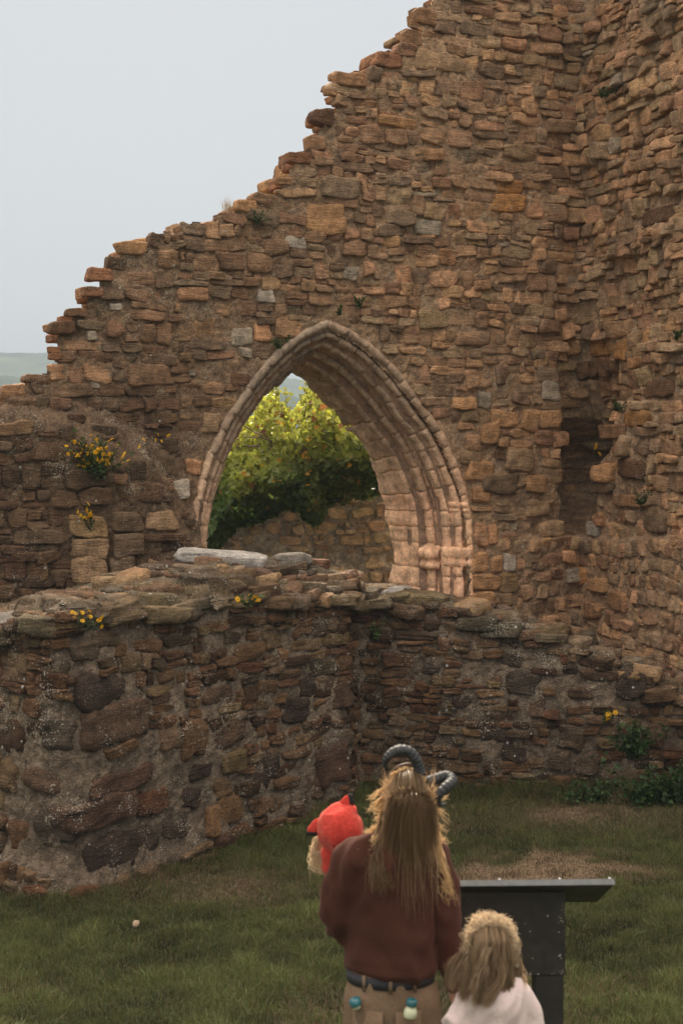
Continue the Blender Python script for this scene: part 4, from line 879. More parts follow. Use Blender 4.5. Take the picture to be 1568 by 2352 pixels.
# ================================================================ people
def blob_mesh(name, parts, voxel, mat, parent=None, smooth=6, folds=0.0, fscale=.12, seed=0, wrinkle=None):
    """overlapping tapered capsules and ellipsoids fused into one continuous skin"""
    acc = Acc()
    for p in parts:
        if p[0] == 'c':          # tapered capsule chain: list of (point, radius or (rx, ry))
            pts = [np.array(q[0], float) for q in p[1]]; rad = [q[1] for q in p[1]]
            for a, b, ra, rb in zip(pts[:-1], pts[1:], rad[:-1], rad[1:]):
                ax = b-a; L_ = np.linalg.norm(ax)+1e-9; ax = ax/L_; ref = np.array([0, 1.0, 0]) if abs(ax[1]) < .9 else np.array([1.0, 0, 0])
                u = np.cross(ref, ax); u /= np.linalg.norm(u); w = np.cross(ax, u); nb = 18; rings = []
                ra2 = ra if isinstance(ra, tuple) else (ra, ra); rb2 = rb if isinstance(rb, tuple) else (rb, rb)
                for th in np.linspace(-np.pi/2, 0, 6)[0:]: rings.append((-math.sin(-th)*min(ra2)*-1*-1, ra2, math.cos(th)))
                lst = [(math.sin(th)*min(ra2), ra2, max(math.cos(th), .02)) for th in np.linspace(-np.pi/2, 0, 6)] + [(L_ + math.sin(th)*min(rb2), rb2, max(math.cos(th), .02)) for th in np.linspace(0, np.pi/2, 6)]
                an = np.arange(nb)/nb*2*np.pi
                V = np.array([[a + ax*h + u*math.cos(t)*r[0]*c + w*math.sin(t)*r[1]*c for t in an] for h, r, c in lst])
                m = len(lst); V = np.concatenate([V.reshape(-1, 3)]); g = np.arange(m*nb).reshape(m, nb); gr_ = np.roll(g, -1, 1)
                f = stk([g[:-1], gr_[:-1], gr_[1:], g[1:]]).reshape(-1, 4); acc.add(V, f, (1, 1, 1))
                for ring, rev in ((g[0], True), (g[-1], False)):
                    V2 = V[ring]; k = nb//2; ff = [(i, i+1, nb-2-i, nb-1-i) for i in range(k-1)]
                    ff = [tuple(reversed(q)) for q in ff] if rev else ff; acc.add(V2, ff, (1, 1, 1))
        else:                    # ellipsoid
            _, c, r_, *rot = p; n1, n2 = 12, 22; U, W = np.meshgrid(np.linspace(-np.pi/2*.985, np.pi/2*.985, n1), np.arange(n2)/n2*2*np.pi, indexing='ij')
            V = stk([np.cos(U)*np.cos(W)*r_[0], np.cos(U)*np.sin(W)*r_[1], np.sin(U)*r_[2]]).reshape(-1, 3)
            if rot: V = V @ np.array(Matrix.Rotation(rot[0][1], 3, rot[0][0])).T
            V = V + np.array(c); g = np.arange(n1*n2).reshape(n1, n2); gr_ = np.roll(g, -1, 1)
            acc.add(V, stk([g[:-1], gr_[:-1], gr_[1:], g[1:]]).reshape(-1, 4), (1, 1, 1))
            for ring, rev in ((g[0], True), (g[-1], False)):
                ff = [(i, i+1, n2-2-i, n2-1-i) for i in range(n2//2-1)]; acc.add(V[ring], [tuple(reversed(q)) for q in ff] if rev else ff, (1, 1, 1))
    o = acc.build(name, mat, parent)
    m = o.modifiers.new('fuse', 'REMESH'); m.mode = 'VOXEL'; m.voxel_size = voxel; m.use_smooth_shade = True
    m = o.modifiers.new('relax', 'SMOOTH'); m.iterations = smooth; m.factor = .5
    dg = bpy.context.evaluated_depsgraph_get(); me = bpy.data.meshes.new_from_object(o.evaluated_get(dg)); o.modifiers.clear(); old = o.data; o.data = me
    for pl in me.polygons: pl.use_smooth = True
    if folds:
        co = np.empty(len(me.vertices)*3); me.vertices.foreach_get('co', co); co = co.reshape(-1, 3); no = np.empty_like(co); me.vertices.foreach_get('normal', no.ravel()); 
        no = np.array([v.normal[:] for v in me.vertices])
        q = co/fscale*np.array([1, 1, .38]); q = q + .8*stk([vn(q*.7, seed+5), vn(q*.7, seed+6), vn(q*.7, seed+7)])
        d = folds*(1-2*np.abs(vn(q, seed))**.7)*.6 + folds*.3*vn(q*2.3*np.array([1, 1, 2]), seed+3)
        if wrinkle is not None: d = d + wrinkle(co)
        me.vertices.foreach_set('co', (co + no*d[:, None]).ravel()); me.update()
    return o
def C(*pts): return ('c', list(pts))
def E(c, r, *rot): return ('e', c, r, *rot)

M_SKIN = simple_mat('skin', (.55, .33, .24), .5, var=.08, spec=.4)
M_SKIN.node_tree.nodes['Principled BSDF'].inputs['Subsurface Weight'].default_value = .1
M_TOP = simple_mat('maroon_knit', (.060, .024, .017), .95, bump=.5, bscale=160, var=.2, sheen=.25, spec=.1)
M_TROU = simple_mat('khaki_twill', (.17, .115, .075), .9, bump=.4, bscale=120, var=.2, spec=.1)
M_BELT = simple_mat('navy_webbing', (.028, .028, .034), .7, bump=.3, bscale=200)
M_RED = simple_mat('red_fleece', (.56, .060, .045), .95, bump=.8, bscale=90, var=.25, sheen=.5, transl=.12, spec=.1)
M_BLACKF = simple_mat('black_fleece', (.02, .018, .018), .95, bump=.6, bscale=90)
M_WHITE = simple_mat('pale_pink_cotton', (.66, .54, .52), .9, bump=.4, bscale=120, var=.08, transl=.1, spec=.1)
M_SHOE = simple_mat('dark_leather', (.05, .035, .03), .6)
M_HORN = simple_mat('black_horn', (.028, .030, .032), .5, bump=.8, bscale=50, var=.5, spec=.3)
M_DARKT = simple_mat('dark_denim', (.04, .045, .06), .9)
def hair_mat(name):
    m, N, L, B = new_mat(name); at = node(N, 'ShaderNodeAttribute', attribute_name='Col').outputs['Color']
    L.new(at, B.inputs['Base Color']); B.inputs['Roughness'].default_value = .38; B.inputs['Specular IOR Level'].default_value = .6; B.inputs['Specular Tint'].default_value = (1, .8, .5, 1)
    tr = node(N, 'ShaderNodeBsdfTranslucent'); br = mixc(N, L, .35, at, (.85, .60, .36)); L.new(br, tr.inputs[0]); mx = node(N, 'ShaderNodeMixShader'); mx.inputs[0].default_value = .45
    L.new(B.outputs[0], mx.inputs[1]); L.new(tr.outputs[0], mx.inputs[2]); L.new(mx.outputs[0], N['Material Output'].inputs['Surface']); return m
M_HAIR = hair_mat('hair')

def strands(acc, P_, rad, cols):
    """P_ (n, k, 3) polylines -> thin three-sided strands"""
    n, k, _ = P_.shape; t = np.gradient(P_, axis=1); t /= np.linalg.norm(t, axis=2, keepdims=True)+1e-9
    ref = np.array([.3, -1.0, .1]); a = np.cross(t, ref); a /= np.linalg.norm(a, axis=2, keepdims=True)+1e-9; b = np.cross(t, a)
    prof = np.interp(np.linspace(0, 1, k), [0, .1, .7, 1], [.8, 1, .8, .15]); r_ = (rad[:, None]*prof[None])[:, :, None]*1.35
    tw = (np.arange(n)*2.399 % 2.2 - 1.1)[:, None, None]; w = a*np.cos(tw) + b*np.sin(tw)        # flat fibres, each with its own twist
    V = np.stack([P_ - w*r_, P_ + w*r_], 2); g = np.arange(n*k*2).reshape(n, k, 2)
    f = np.stack([g[:, :-1, 0], g[:, :-1, 1], g[:, 1:, 1], g[:, 1:, 0]], -1).reshape(-1, 4)
    acc.add(V.reshape(-1, 3), f, np.repeat(cols, k*2, 0))

def hand_parts(w, d, nrm, side, s=1.0, curl=.5):
    """w wrist, d pointing direction, nrm back-of-hand normal, side +1/-1 thumb side along cross(d,nrm)"""
    w, d, nrm = (np.array(q, float) for q in (w, d, nrm)); d /= np.linalg.norm(d); nrm = nrm - d*(nrm@d); nrm /= np.linalg.norm(nrm); l = np.cross(d, nrm)*side
    parts = [C((w, .026*s), (w + d*.045*s, (.034*s)), ), C((w+d*.05*s+l*.022*s, .014*s), (w+d*.092*s+l*.027*s, .012*s)), C((w+d*.05*s-l*.022*s, .014*s), (w+d*.086*s-l*.028*s, .011*s)), C((w+d*.04*s, .02*s), (w+d*.09*s, .014*s))]
    for i, (o, L_) in enumerate(((.030, .072), (.010, .080), (-.010, .074), (-.029, .058))):
        p = w + d*.088*s + l*o*s; dd = d.copy(); nn = nrm.copy(); pts = [(p, .0095*s)]
        for k, q in enumerate((.45, .32, .23)):
            a = curl*(.5+.25*k+.06*i); dd, nn = dd*math.cos(a)-nn*math.sin(a), nn*math.cos(a)+dd*math.sin(a); p = p + dd*L_*q*s; pts.append((p, (.0088-.0008*k)*s))
        parts.append(C(*pts))
    p = w + d*.02*s + l*.026*s; dd = d*.65 + l*.7 - nrm*.25; dd /= np.linalg.norm(dd); p2 = p+dd*.04*s; dd = d*.9 + l*.25 - nrm*.35; dd /= np.linalg.norm(dd); parts.append(C((p, .013*s), (p2, .011*s), (p2+dd*.032*s, .009*s)))
    return parts
def head_parts(c, yaw=0, tilt=0, roll=0, s=1.0):
    """egg skull with brow, nose, lips, chin, ears; looks along +y before rotation"""
    M = np.array(Matrix.Rotation(yaw, 3, 'Z') @ Matrix.Rotation(tilt, 3, 'X') @ Matrix.Rotation(roll, 3, 'Y')); c = np.array(c, float)
    T = lambda p: c + M @ (np.array(p)*s)
    return [E(T((0, -.01, .025)), (.074*s, .092*s, .088*s)), E(T((0, .02, -.035)), (.058*s, .070*s, .072*s)), C((T((0, .045, -.088)), .026*s), (T((0, .055, -.085)), .022*s)),
            C((T((0, .088, .012)), .009*s), (T((0, .108, -.022)), .013*s)), C((T((-.014, .088, -.056)), .007*s), (T((.014, .088, -.056)), .007*s)), C((T((-.014, .086, -.066)), .008*s), (T((.014, .086, -.066)), .008*s)),
            C((T((-.04, .078, .032)), .010*s), (T((.04, .078, .032)), .010*s)), E(T((-.031, .073, .012)), (.012*s,)*3), E(T((.031, .073, .012)), (.012*s,)*3),
            E(T((-.075, -.008, -.005)), (.008*s, .017*s, .03*s)), E(T((.075, -.008, -.005)), (.008*s, .017*s, .03*s))]

# ---- adult
AD = 5.2; MA = K*AD
ax0 = (900-784)*MA; az0 = CAMZ - 765*MA - 1.68
def A_(px, py, dy=0.): return ((px-900)*MA, dy, CAMZ-(py-1000)*MA - az0)
hc = A_(934, 1838, .015)
LH = A_(800, 2075, .30); RH = A_(1050, 2270, .03)          # wrists
body = [*head_parts(hc, yaw=.25, s=.84), C((A_(930, 1900, .0), .052), (A_(925, 1945, -.01), .060)),
        C((A_(840, 1965, -.01), .06), (A_(960, 1965, -.01), .06)), C((A_(900, 1990, 0), (.14, .09)), (A_(900, 2110, .0), (.115, .085)), (A_(900, 2225, .0), (.125, .09))),
        C((A_(800, 1975, -.0), .052), (A_(772, 2100, .02), .040), (LH, .026)), C((A_(1000, 1975, 0), .052), (A_(1030, 2120, .0), .040), (RH, .026)),
        C((A_(860, 2270, 0), .078), ((-.075, .02, .46), .058), ((-.08, -.01, .09), .040)), C((A_(945, 2270, 0), .078), ((.10, .02, .46), .058), ((.12, -.01, .09), .040)),
        C(((-.08, -.02, .05), .035), ((-.085, .12, .035), .03)), C(((.12, -.02, .05), .035), ((.13, .12, .035), .03)),
        *hand_parts(LH, (.6, .25, .1), (0, 1, -.1), 1, curl=.45), *hand_parts(RH, (.12, -.06, -1), (-.9, 0, .1), -1, curl=.7)]
adult = blob_mesh('person', body, .006, M_SKIN, smooth=3); adult.location = (ax0, AD, az0)
tag(adult, 'adult seen from behind with long hair, curled black horns and maroon jumper', 'person')
hem = lambda co: .012*np.exp(-((co[:, 2]-A_(0, 2213)[2])/.02)**2)
blob_mesh('jumper', [C((A_(832, 1962, -.01), .080), (A_(968, 1962, -.01), .080)), C((A_(900, 1975, -.005), (.158, .105)), (A_(900, 2050, -.0), (.163, .115)), (A_(897, 2130, .0), (.162, .12)), (A_(893, 2200, -.005), (.160, .120))),
        C((A_(930, 1925, -.005), .066), (A_(926, 1950, -.01), .075)), C((A_(893, 2192, -.005), (.168, .124)), (A_(893, 2200, -.005), (.162, .118))),
        C((A_(805, 1978, -.01), .068), (A_(786, 2030, -.005), .066), (A_(778, 2105, .01), .060), (A_(792, 2140, .05), .058), (A_(806, 2085, .24), .044)), C((A_(992, 1975, -.01), .068), (A_(1010, 2040, -.005), .060), (A_(1022, 2130, .0), .052), (A_(1036, 2210, .01), .044), (A_(1046, 2262, .02), .036))],
        .011, M_TOP, adult, smooth=4, folds=.032, fscale=.11, seed=3, wrinkle=hem)
tr = blob_mesh('trousers', [C((A_(897, 2208, 0), (.150, .108)), (A_(897, 2300, 0), (.168, .128))), C((A_(852, 2290, 0), (.100, .12)), ((-.095, .015, .50), .088), ((-.095, -.01, .12), .072)), C((A_(945, 2290, 0), (.105, .12)), ((.12, .02, .50), .092), ((.135, -.01, .12), .074))],
        .011, M_TROU, adult, smooth=3, folds=.008, fscale=.09, seed=9)
# belt, loops, pockets
def ring_band(acc, c, rx, ry, z0, z1, th, col, n=64, a0=0, a1=2*math.pi):
    an = np.linspace(a0, a1, n); rows = [(z0, 0), (z0, th), (z1, th), (z1, 0)]
    V = np.array([[(c[0]+(rx+o)*math.cos(t), c[1]+(ry+o)*math.sin(t), z) for t in an] for z, o in rows]); g = np.arange(4*n).reshape(4, n)
    acc.add(V.reshape(-1, 3), stk([g[:-1, :-1], g[:-1, 1:], g[1:, 1:], g[1:, :-1]]).reshape(-1, 4), col)
zb = A_(0, 2248)[2]; acc = Acc(); ring_band(acc, A_(897, 0), .153, .110, zb, zb+.040, .008, (1, 1, 1)); acc.build('belt', M_BELT, tr)
for fx in (-.6, -.03, .5):
    acc = Acc(); a = math.asin(fx); ring_band(acc, A_(897, 0), .162, .119, zb-.008, zb+.048, .005, (1, 1, 1), 4, -math.pi/2+a-.04, -math.pi/2+a+.04); acc.build('belt_loop', M_TROU, tr)
for fx in (-.52, .42):
    acc = Acc(); a = math.asin(fx); ring_band(acc, A_(897, 0), .172, .132, zb-.22, zb-.07, .006, (1, 1, 1), 14, -math.pi/2+a-.36, -math.pi/2+a+.36); acc.build('pocket', M_TROU, tr)
for x in (-.085, .13): blob_mesh('shoe', [C(((x, -.03, .055), .048), ((x+.01, .14, .045), .042)), C(((x, -.02, .06), .045), ((x, -.01, .12), .05))], .01, M_SHOE, adult)
# hair of the adult
hr = np.random.default_rng(61)
def long_hair(acc, n, c, r, zbot, widthf, rng, col, loose=.0, k=20, back=-.135, shl=None, rad=.0011):
    th = rng.uniform(-1.95, 1.95, n); th = np.sign(th)*np.abs(th); u0 = rng.uniform(0, .5, n); tt = np.linspace(0, 1, k)[None]
    zb_ = zbot + np.abs(rng.normal(0, .09, n)) + .05*np.abs(np.sin(th)); R_ = np.array(r)
    clump = np.round(th*9 + rng.normal(0, .25, n))
    al = np.minimum(u0[:, None] + tt*2.4, 1.62); onhead = np.clip(tt/.45, 0, 1)
    sx, cx = np.sin(th)[:, None], np.cos(th)[:, None]; al = u0[:, None] + (1.55-u0[:, None])*onhead
    off = 1 + rng.uniform(-.03, .07, n)[:, None]
    X = c[0] + R_[0]*off*sx*np.sin(al) + .006*vn(stk([clump[:, None]*3+tt*3, tt*0, tt*0]), 301); Y = c[1] - R_[1]*off*cx*np.sin(al); Z = c[2] + R_[2]*off*np.cos(al)
    dY, dZ = (Y-c[1]), (Z-c[2]); ct, s_t = math.cos(.6), math.sin(.6); Y = c[1] + dY*ct + dZ*s_t*1.0; Z = c[2] + dZ*ct - dY*s_t; Y = np.where(cx > .1, np.minimum(Y, c[1] - R_[1]*off*cx*sstep(.12, .46, tt)), Y)
    fall = np.clip((tt-.45)/.55, 0, 1); z_end = Z[:, int(.45*k)][:, None]; Z = np.where(fall > 0, z_end + (zb_[:, None]-z_end)*fall, Z)
    X = X + sx*widthf*fall*.9 + (clump[:, None]*.0)*fall; tgt = back + .05*np.abs(sx); Y = Y + (np.minimum(tgt, Y) - Y)*sstep(0, .5, fall)*(cx > .15) 
    w = .005 + loose*.03; ph = clump[:, None]*7.1 + rng.normal(0, .8, n)[:, None]*loose
    X = X + w*fall*vn(stk([ph, tt*4, tt*0+ph*0]), 302)*1.6 + rng.normal(0, .004+loose*.03, n)[:, None]*fall; Y = Y + w*fall*vn(stk([ph, tt*4+9, tt*0]), 303)
    cc = np.array(col)*np.exp(rng.normal(0, .2, (n, 1)))*(1+.22*np.sin(clump*2.7)[:, None])*(1+2.2*sstep(.9, 1.6, np.abs(th))[:, None])  # side strands lighter, the sun's rim put into their colour
    strands(acc, stk([X, Y, Z]), rng.uniform(.7, 1.3, n)*rad, cc)
acc = Acc(); HC = (.105, .066, .038)
hx = np.array(A_(938, 1838, .015)); rock(acc, hx, (.129, .186, .209), (.11, .075, .045), hr, pe=2, yaw=0, tiltv=0, rough=0, res=16); long_hair(acc, 8000, hx, (.066, .096, .108), A_(0, 1962)[2], .034, hr, HC, loose=.06, rad=.0009)
long_hair(acc, 500, hx, (.068, .098, .110), A_(0, 2020)[2], .036, hr, (.15, .10, .06), loose=.35, rad=.0009)
long_hair(acc, 160, hx, (.066, .096, .110), A_(0, 2105)[2], .02, hr, (.22, .16, .10), loose=.5, rad=.0009)
# side locks over both shoulders, wind-lifted strands at the edges
def lock(acc, pts, n, spread, rng, col, curl=.012, rad=.0011, k=18):
    pts = np.array(pts); t = np.linspace(0, 1, k); seg = np.linspace(0, 1, len(pts)); cl = np.stack([np.interp(t, seg, pts[:, i]) for i in range(3)], 1)
    for _ in range(2): cl[1:-1] = (cl[:-2]+2*cl[1:-1]+cl[2:])/4
    off = rng.normal(0, 1, (n, 1, 3))*np.array([1, .7, .5])*spread*(0.35+t[None, :, None]*.9); ph = rng.uniform(0, 90, (n, 1))
    wv = stk([vn(np.stack([ph+t[None]*5, ph*0+t[None]*0+i, ph*0+t[None]*0], -1), 311+i) for i in range(3)])*curl*3*t[None, :, None]
    strands(acc, cl[None]+off+wv, rng.uniform(.7, 1.3, n)*rad, np.array(col)*np.exp(rng.normal(0, .22, (n, 1))))
RIM_GOLD = (.60, .42, .22)  # backlit rim put into the colour of the outer strands
lock(acc, [A_(985, 1850, .0), A_(990, 1905, -.02), A_(1005, 1965, -.05), A_(1025, 2020, -.05), A_(1034, 2060, -.04)], 260, .007, hr, RIM_GOLD, .010)
lock(acc, [A_(985, 1850, .02), A_(990, 1915, .02), A_(1000, 1975, -.0), A_(1008, 2015, -.02)], 240, .007, hr, RIM_GOLD)
lock(acc, [A_(888, 1850, .0), A_(876, 1900, -.02), A_(855, 1935, -.05), A_(825, 1955, -.06)], 180, .008, hr, RIM_GOLD, .010)
lock(acc, [A_(885, 1860, -.02), A_(872, 1920, -.04), A_(868, 1960, -.09), A_(872, 2010, -.13)], 340, .012, hr, HC)
for i in range(40):
    sd = hr.choice([-1, -1, 1]); z_ = hr.uniform(1800, 1930); x_ = 888-(z_-1800)*.12 if sd < 0 else 988+(z_-1800)*.05; ln = hr.uniform(10, 40)
    lock(acc, [A_(x_-sd*-2, z_, 0), A_(x_+sd*ln*.5, z_+hr.uniform(5, 22), .0), A_(x_+sd*ln, z_+hr.uniform(8, 40), .0)], 7, .003, hr, RIM_GOLD, .006, k=9)
for i in range(45):
    a = hr.uniform(-1.2, 1.2); p0 = hx + np.array([.066*math.sin(a), 0, .106*math.cos(a)]); dr_ = np.array([math.sin(a)+hr.normal(0, .4), 0, math.cos(a)*.7]); 
    lock(acc, [p0, p0+dr_*.012, p0+dr_*.018+np.array([.012*np.sign(a), 0, -.008])], 3, .002, hr, RIM_GOLD, .004, k=7)
acc.build('hair', M_HAIR, adult)
# headband with two ram's horns
def A6(cx, cy, dy=0.): return np.array(A_(658.6+.4*cx, 1662+.4*cy, dy))
hb = empty('horn_headband', (0, 0, 0)); hb.parent = adult
acc = Acc(); an = np.linspace(-1.45, 1.5, 26); ctr = hx + np.array([0, .015, -.0])
tube(acc, stk([ctr[0]+.092*np.sin(an), ctr[1]+.02+0*an, ctr[2]+.121*np.cos(an)]), .0045, (1, 1, 1), 8); acc.build('band', simple_mat('brown_band', (.12, .07, .04), .5), hb)
def horn(pts, rads):
    pts = np.array(pts); t = np.linspace(0, 1, 150); seg = np.linspace(0, 1, len(pts)); c = np.stack([np.interp(t, seg, pts[:, i]) for i in range(3)], 1); r_ = np.interp(t, np.linspace(0, 1, len(rads)), rads)
    for _ in range(60): c[1:-1] = (c[:-2]+c[1:-1]*2+c[2:])/4
    r_ = 1.08*r_*(1 + .16*np.abs(np.sin(t*62))**.6 - .08); r_[-1] = .001; acc = Acc(); tube(acc, c, r_, (1, 1, 1), 16); return acc.build('horn', M_HORN, hb)
horn([A6(762, 300, .02), A6(758, 262, .02), A6(740, 205, .015), A6(700, 162, .01), A6(640, 150, .0), A6(590, 172, -.01), A6(562, 212, -.01), A6(562, 248, .0), A6(585, 262, .01)], [.019, .0185, .0185, .019, .018, .015, .011, .007, .003])
horn([A6(805, 345, .02), A6(860, 328, .03), A6(930, 310, .035), A6(955, 330, .0), A6(915, 350, -.03), A6(872, 385, -.04), A6(858, 432, -.03), A6(880, 472, -.01), A6(915, 462, .01)], [.017, .018, .018, .018, .018, .015, .011, .007, .003])

# ---- bottles stuck in the trouser pockets
M_TEAL = simple_mat('teal_plastic', (.02, .11, .13), .3, spec=.6); M_CREAM = simple_mat('cream_plastic', (.50, .52, .36), .45)
def lathe(acc, prof, n=20, col=(1, 1, 1)):
    an = np.arange(n)/n*2*np.pi; V = np.array([[(r_*math.cos(t), r_*math.sin(t), z) for t in an] for r_, z in prof]); g = np.arange(len(prof)*n).reshape(-1, n); gr_ = np.roll(g, -1, 1)
    acc.add(V.reshape(-1, 3), stk([g[:-1], gr_[:-1], gr_[1:], g[1:]]).reshape(-1, 4), col)
for (cx, cy, lab, full, tl) in ((710, 1650, 'small cream bottle with teal cap sticking out of the right back pocket', 1, .12), (392, 1598, 'round teal cap of a flask sticking out of the left back pocket', 0, -.3)):
    dyb = -.158 if full else -.122; p = A6(cx, cy, 0) + np.array([ax0, AD, az0]); cpos = np.array([0, 0, CAMZ]); p = cpos + (p-cpos)*((AD+dyb)/AD); root = empty('pocket_bottle', p); root.rotation_euler = (0, tl, 0); tag(root, lab, 'bottle')
    if full:
        acc = Acc(); lathe(acc, [(.001, -.022), (.022, -.022), (.024, -.018), (.024, .0), (.019, .010), (.013, .016), (.013, .02), (.001, .02)]); acc.build('bottle_body', M_CREAM, root)
        acc = Acc(); lathe(acc, [(.001, .020), (.019, .020), (.020, .023), (.020, .038), (.016, .042), (.001, .043)]); acc.build('cap', M_TEAL, root)
    else:
        acc = Acc(); lathe(acc, [(.001, -.024), (.014, -.024), (.016, -.01), (.001, -.01)]); acc.build('bottle_body', M_CREAM, root)
        acc = Acc(); lathe(acc, [(.001, -.012), (.021, -.012), (.022, -.006), (.021, .010), (.013, .015), (.001, .016)]); acc.build('cap', M_TEAL, root)

# ---- child carried on the adult's left arm, in a red hooded costume with black-tipped ears
CD = 5.40; MC = K*CD; cx0, cz0 = (779-784)*MC, CAMZ-(1902-1000)*MC
def B6(cx, cy, dy=0.): return (((658.6+.4*cx)-779)*MC, dy, -((1662+.4*cy)-1902)*MC)
child_red = blob_mesh('person', [*head_parts((0, .0, -.01), yaw=.75, roll=-.3, s=.78), C(((.0, -.01, -.06), .04), ((.04, 0, -.14), .05)), C(((.07, .02, -.17), (.08, .07)), ((.09, .04, -.36), (.085, .075))),
        C(((.01, .03, -.16), .034), ((.01, .06, -.27), .026), ((.06, .02, -.33), .02)), C(((.11, .02, -.16), .034), ((.16, .0, -.24), .028), ((.19, -.10, -.17), .02)),
        C(((.11, .06, -.40), .05), ((.12, .20, -.36), .04), ((.13, .22, -.58), .03)), C(((.16, .05, -.40), .05), ((.22, .16, -.38), .04), ((.23, .17, -.58), .03)),
        *hand_parts((.06, .02, -.33), (.9, -.3, 0), (0, 0, 1), 1, s=.6, curl=.4), *hand_parts((.19, -.10, -.17), (.6, -.5, .2), (0, 0, 1), 1, s=.6, curl=.4)], .006, M_SKIN, smooth=3)
child_red.location = (cx0, CD, cz0); tag(child_red, 'small child in a red fox-eared hood, carried on the left arm of the horned adult', 'person')
hood_o = blob_mesh('hood', [E((.006, -.005, .0), (.088, .098, .092), ('Y', -.4)), E((.018, -.005, -.04), (.075, .09, .07)), C((B6(262, 760, -.0), .045), (B6(275, 830, .01), .05))], .008, M_RED, child_red, smooth=5, folds=.016, fscale=.075, seed=21)
for (a, b, rt) in (((B6(332, 515, .0)), (B6(350, 424, .0)), 0), ((B6(215, 585, .0)), (B6(130, 614, .0)), 1)):
    a, b = np.array(a), np.array(b); ax_ = b-a; L_ = np.linalg.norm(ax_); ax_ /= L_; w = np.cross(ax_, [0, 1, 0])
    ear = blob_mesh('ear', [C((a, (.036, .015)), (a*.5+b*.5, (.034, .012)), (b, (.015, .009)))], .004, M_RED, hood_o, smooth=4)
    c2 = b + ax_*.002 if rt == 0 else b + np.array([-.0, 0, -.012])
    p = b*.8+a*.2 + (np.array([.018, 0, .008]) if rt == 0 else np.array([.004, 0, -.016]))
    blob_mesh('ear_tip', [C((p - ax_*.016, (.014, .012)), (b+ax_*.006 + (np.array([.008, 0, 0]) if rt == 0 else np.array([0, 0, -.008])), (.012, .010)))], .004, M_BLACKF, hood_o, smooth=4)
blob_mesh('costume', [C(((.08, .03, -.16), (.09, .085)), ((.12, .05, -.36), (.09, .09))), C(((.01, .03, -.16), .045), ((.01, .06, -.26), .038), ((.06, .02, -.32), .03)), C(((.11, .02, -.16), .05), ((.155, .01, -.24), .042), ((.18, -.08, -.18), .032)),
        C(((.11, .06, -.40), .06), ((.12, .20, -.36), .052), ((.13, .22, -.50), .042)), C(((.16, .05, -.40), .065), ((.22, .16, -.38), .052), ((.23, .17, -.50), .042))], .01, M_RED, child_red, smooth=4, folds=.008, seed=24)
acc = Acc()
for i in range(24):
    a = (B6(185, 665, .06)); lock(acc, [a, B6(168+hr.normal(0, 9), 720, .05), B6(172+hr.normal(0, 12), 780, .04), B6(205+hr.normal(0, 15), 838, .03)], 14, .009, hr, (.62, .50, .34), .012, rad=.0010, k=12)
acc.build('hair', M_HAIR, child_red)

# ---- child in pale top
PD = 4.9; MP = K*PD; px0 = (1136-784)*MP; pz0 = float(ground_z(px0, PD)); 
def Q6(cx, cy, dy=0.): return ((658.6+.4*cx-1136)*MP, dy, CAMZ-(1662+.4*cy-1000)*MP-pz0)
phc = Q6(1165, 1290, .01)
pbody = [*head_parts(phc, yaw=.35, s=.82), C((Q6(1180, 1450, 0), .036), (Q6(1185, 1510, -.005), .042)), C((Q6(1110, 1540, -.005), .045), (Q6(1285, 1535, -.005), .045)), C((Q6(1195, 1570, 0), (.10, .07)), (Q6(1190, 1760, 0), (.10, .075)), (Q6(1190, 1900, 0), (.11, .08))),
        C((Q6(1060, 1560, 0), .036), (Q6(985, 1720, .0), .028), (Q6(975, 1850, .02), .02)), C((Q6(1350, 1560, 0), .036), (Q6(1430, 1740, 0), .028), (Q6(1440, 1890, .02), .02)),
        C((Q6(1150, 1920, 0), .065), ((-.06, .01, .34), .042), ((-.06, 0, .08), .03)), C((Q6(1235, 1920, 0), .065), ((.06, .01, .34), .042), ((.06, 0, .08), .03)), C(((-.06, -.01, .045), .027), ((-.065, .09, .03), .023)), C(((.06, -.01, .045), .027), ((.065, .09, .03), .023)),
        *hand_parts(Q6(975, 1850, .02), (-.1, .05, -1), (-1, 0, 0), 1, s=.7, curl=.6), *hand_parts(Q6(1440, 1890, .02), (.05, .05, -1), (1, 0, 0), -1, s=.7, curl=.4)]
child_p = blob_mesh('person', pbody, .0055, M_SKIN, smooth=3); child_p.location = (px0, PD, pz0); tag(child_p, 'small child seen from behind with wavy fair shoulder-length hair and pale pink top', 'person')
blob_mesh('top', [C((Q6(1100, 1548, -.005), .062), (Q6(1290, 1542, -.005), .062)), C((Q6(1195, 1570, 0), (.125, .09)), (Q6(1190, 1740, 0), (.135, .10)), (Q6(1190, 1880, 0), (.145, .105))), C((Q6(1182, 1475, 0), .045), (Q6(1185, 1515, 0), .06)),
        C((Q6(1062, 1570, 0), .052), (Q6(1010, 1650, 0), .048), (Q6(985, 1740, .0), .046), (Q6(972, 1830, .01), .038)), C((Q6(1345, 1565, 0), .052), (Q6(1402, 1650, 0), .048), (Q6(1430, 1750, 0), .044), (Q6(1442, 1870, .01), .036))], .008, M_WHITE, child_p, smooth=4, folds=.026, fscale=.085, seed=31)
blob_mesh('trousers', [C((Q6(1190, 1900, 0), (.12, .09)), (Q6(1190, 1960, 0), (.12, .095))), C((Q6(1150, 1930, 0), .078), ((-.065, .01, .34), .06), ((-.065, 0, .11), .05)), C((Q6(1235, 1930, 0), .078), ((.065, .01, .34), .06), ((.065, 0, .11), .05))], .01, M_DARKT, child_p, smooth=4)
for x in (-.062, .062): blob_mesh('shoe', [C(((x, -.02, .04), .036), ((x, .10, .035), .031))], .008, M_SHOE, child_p)
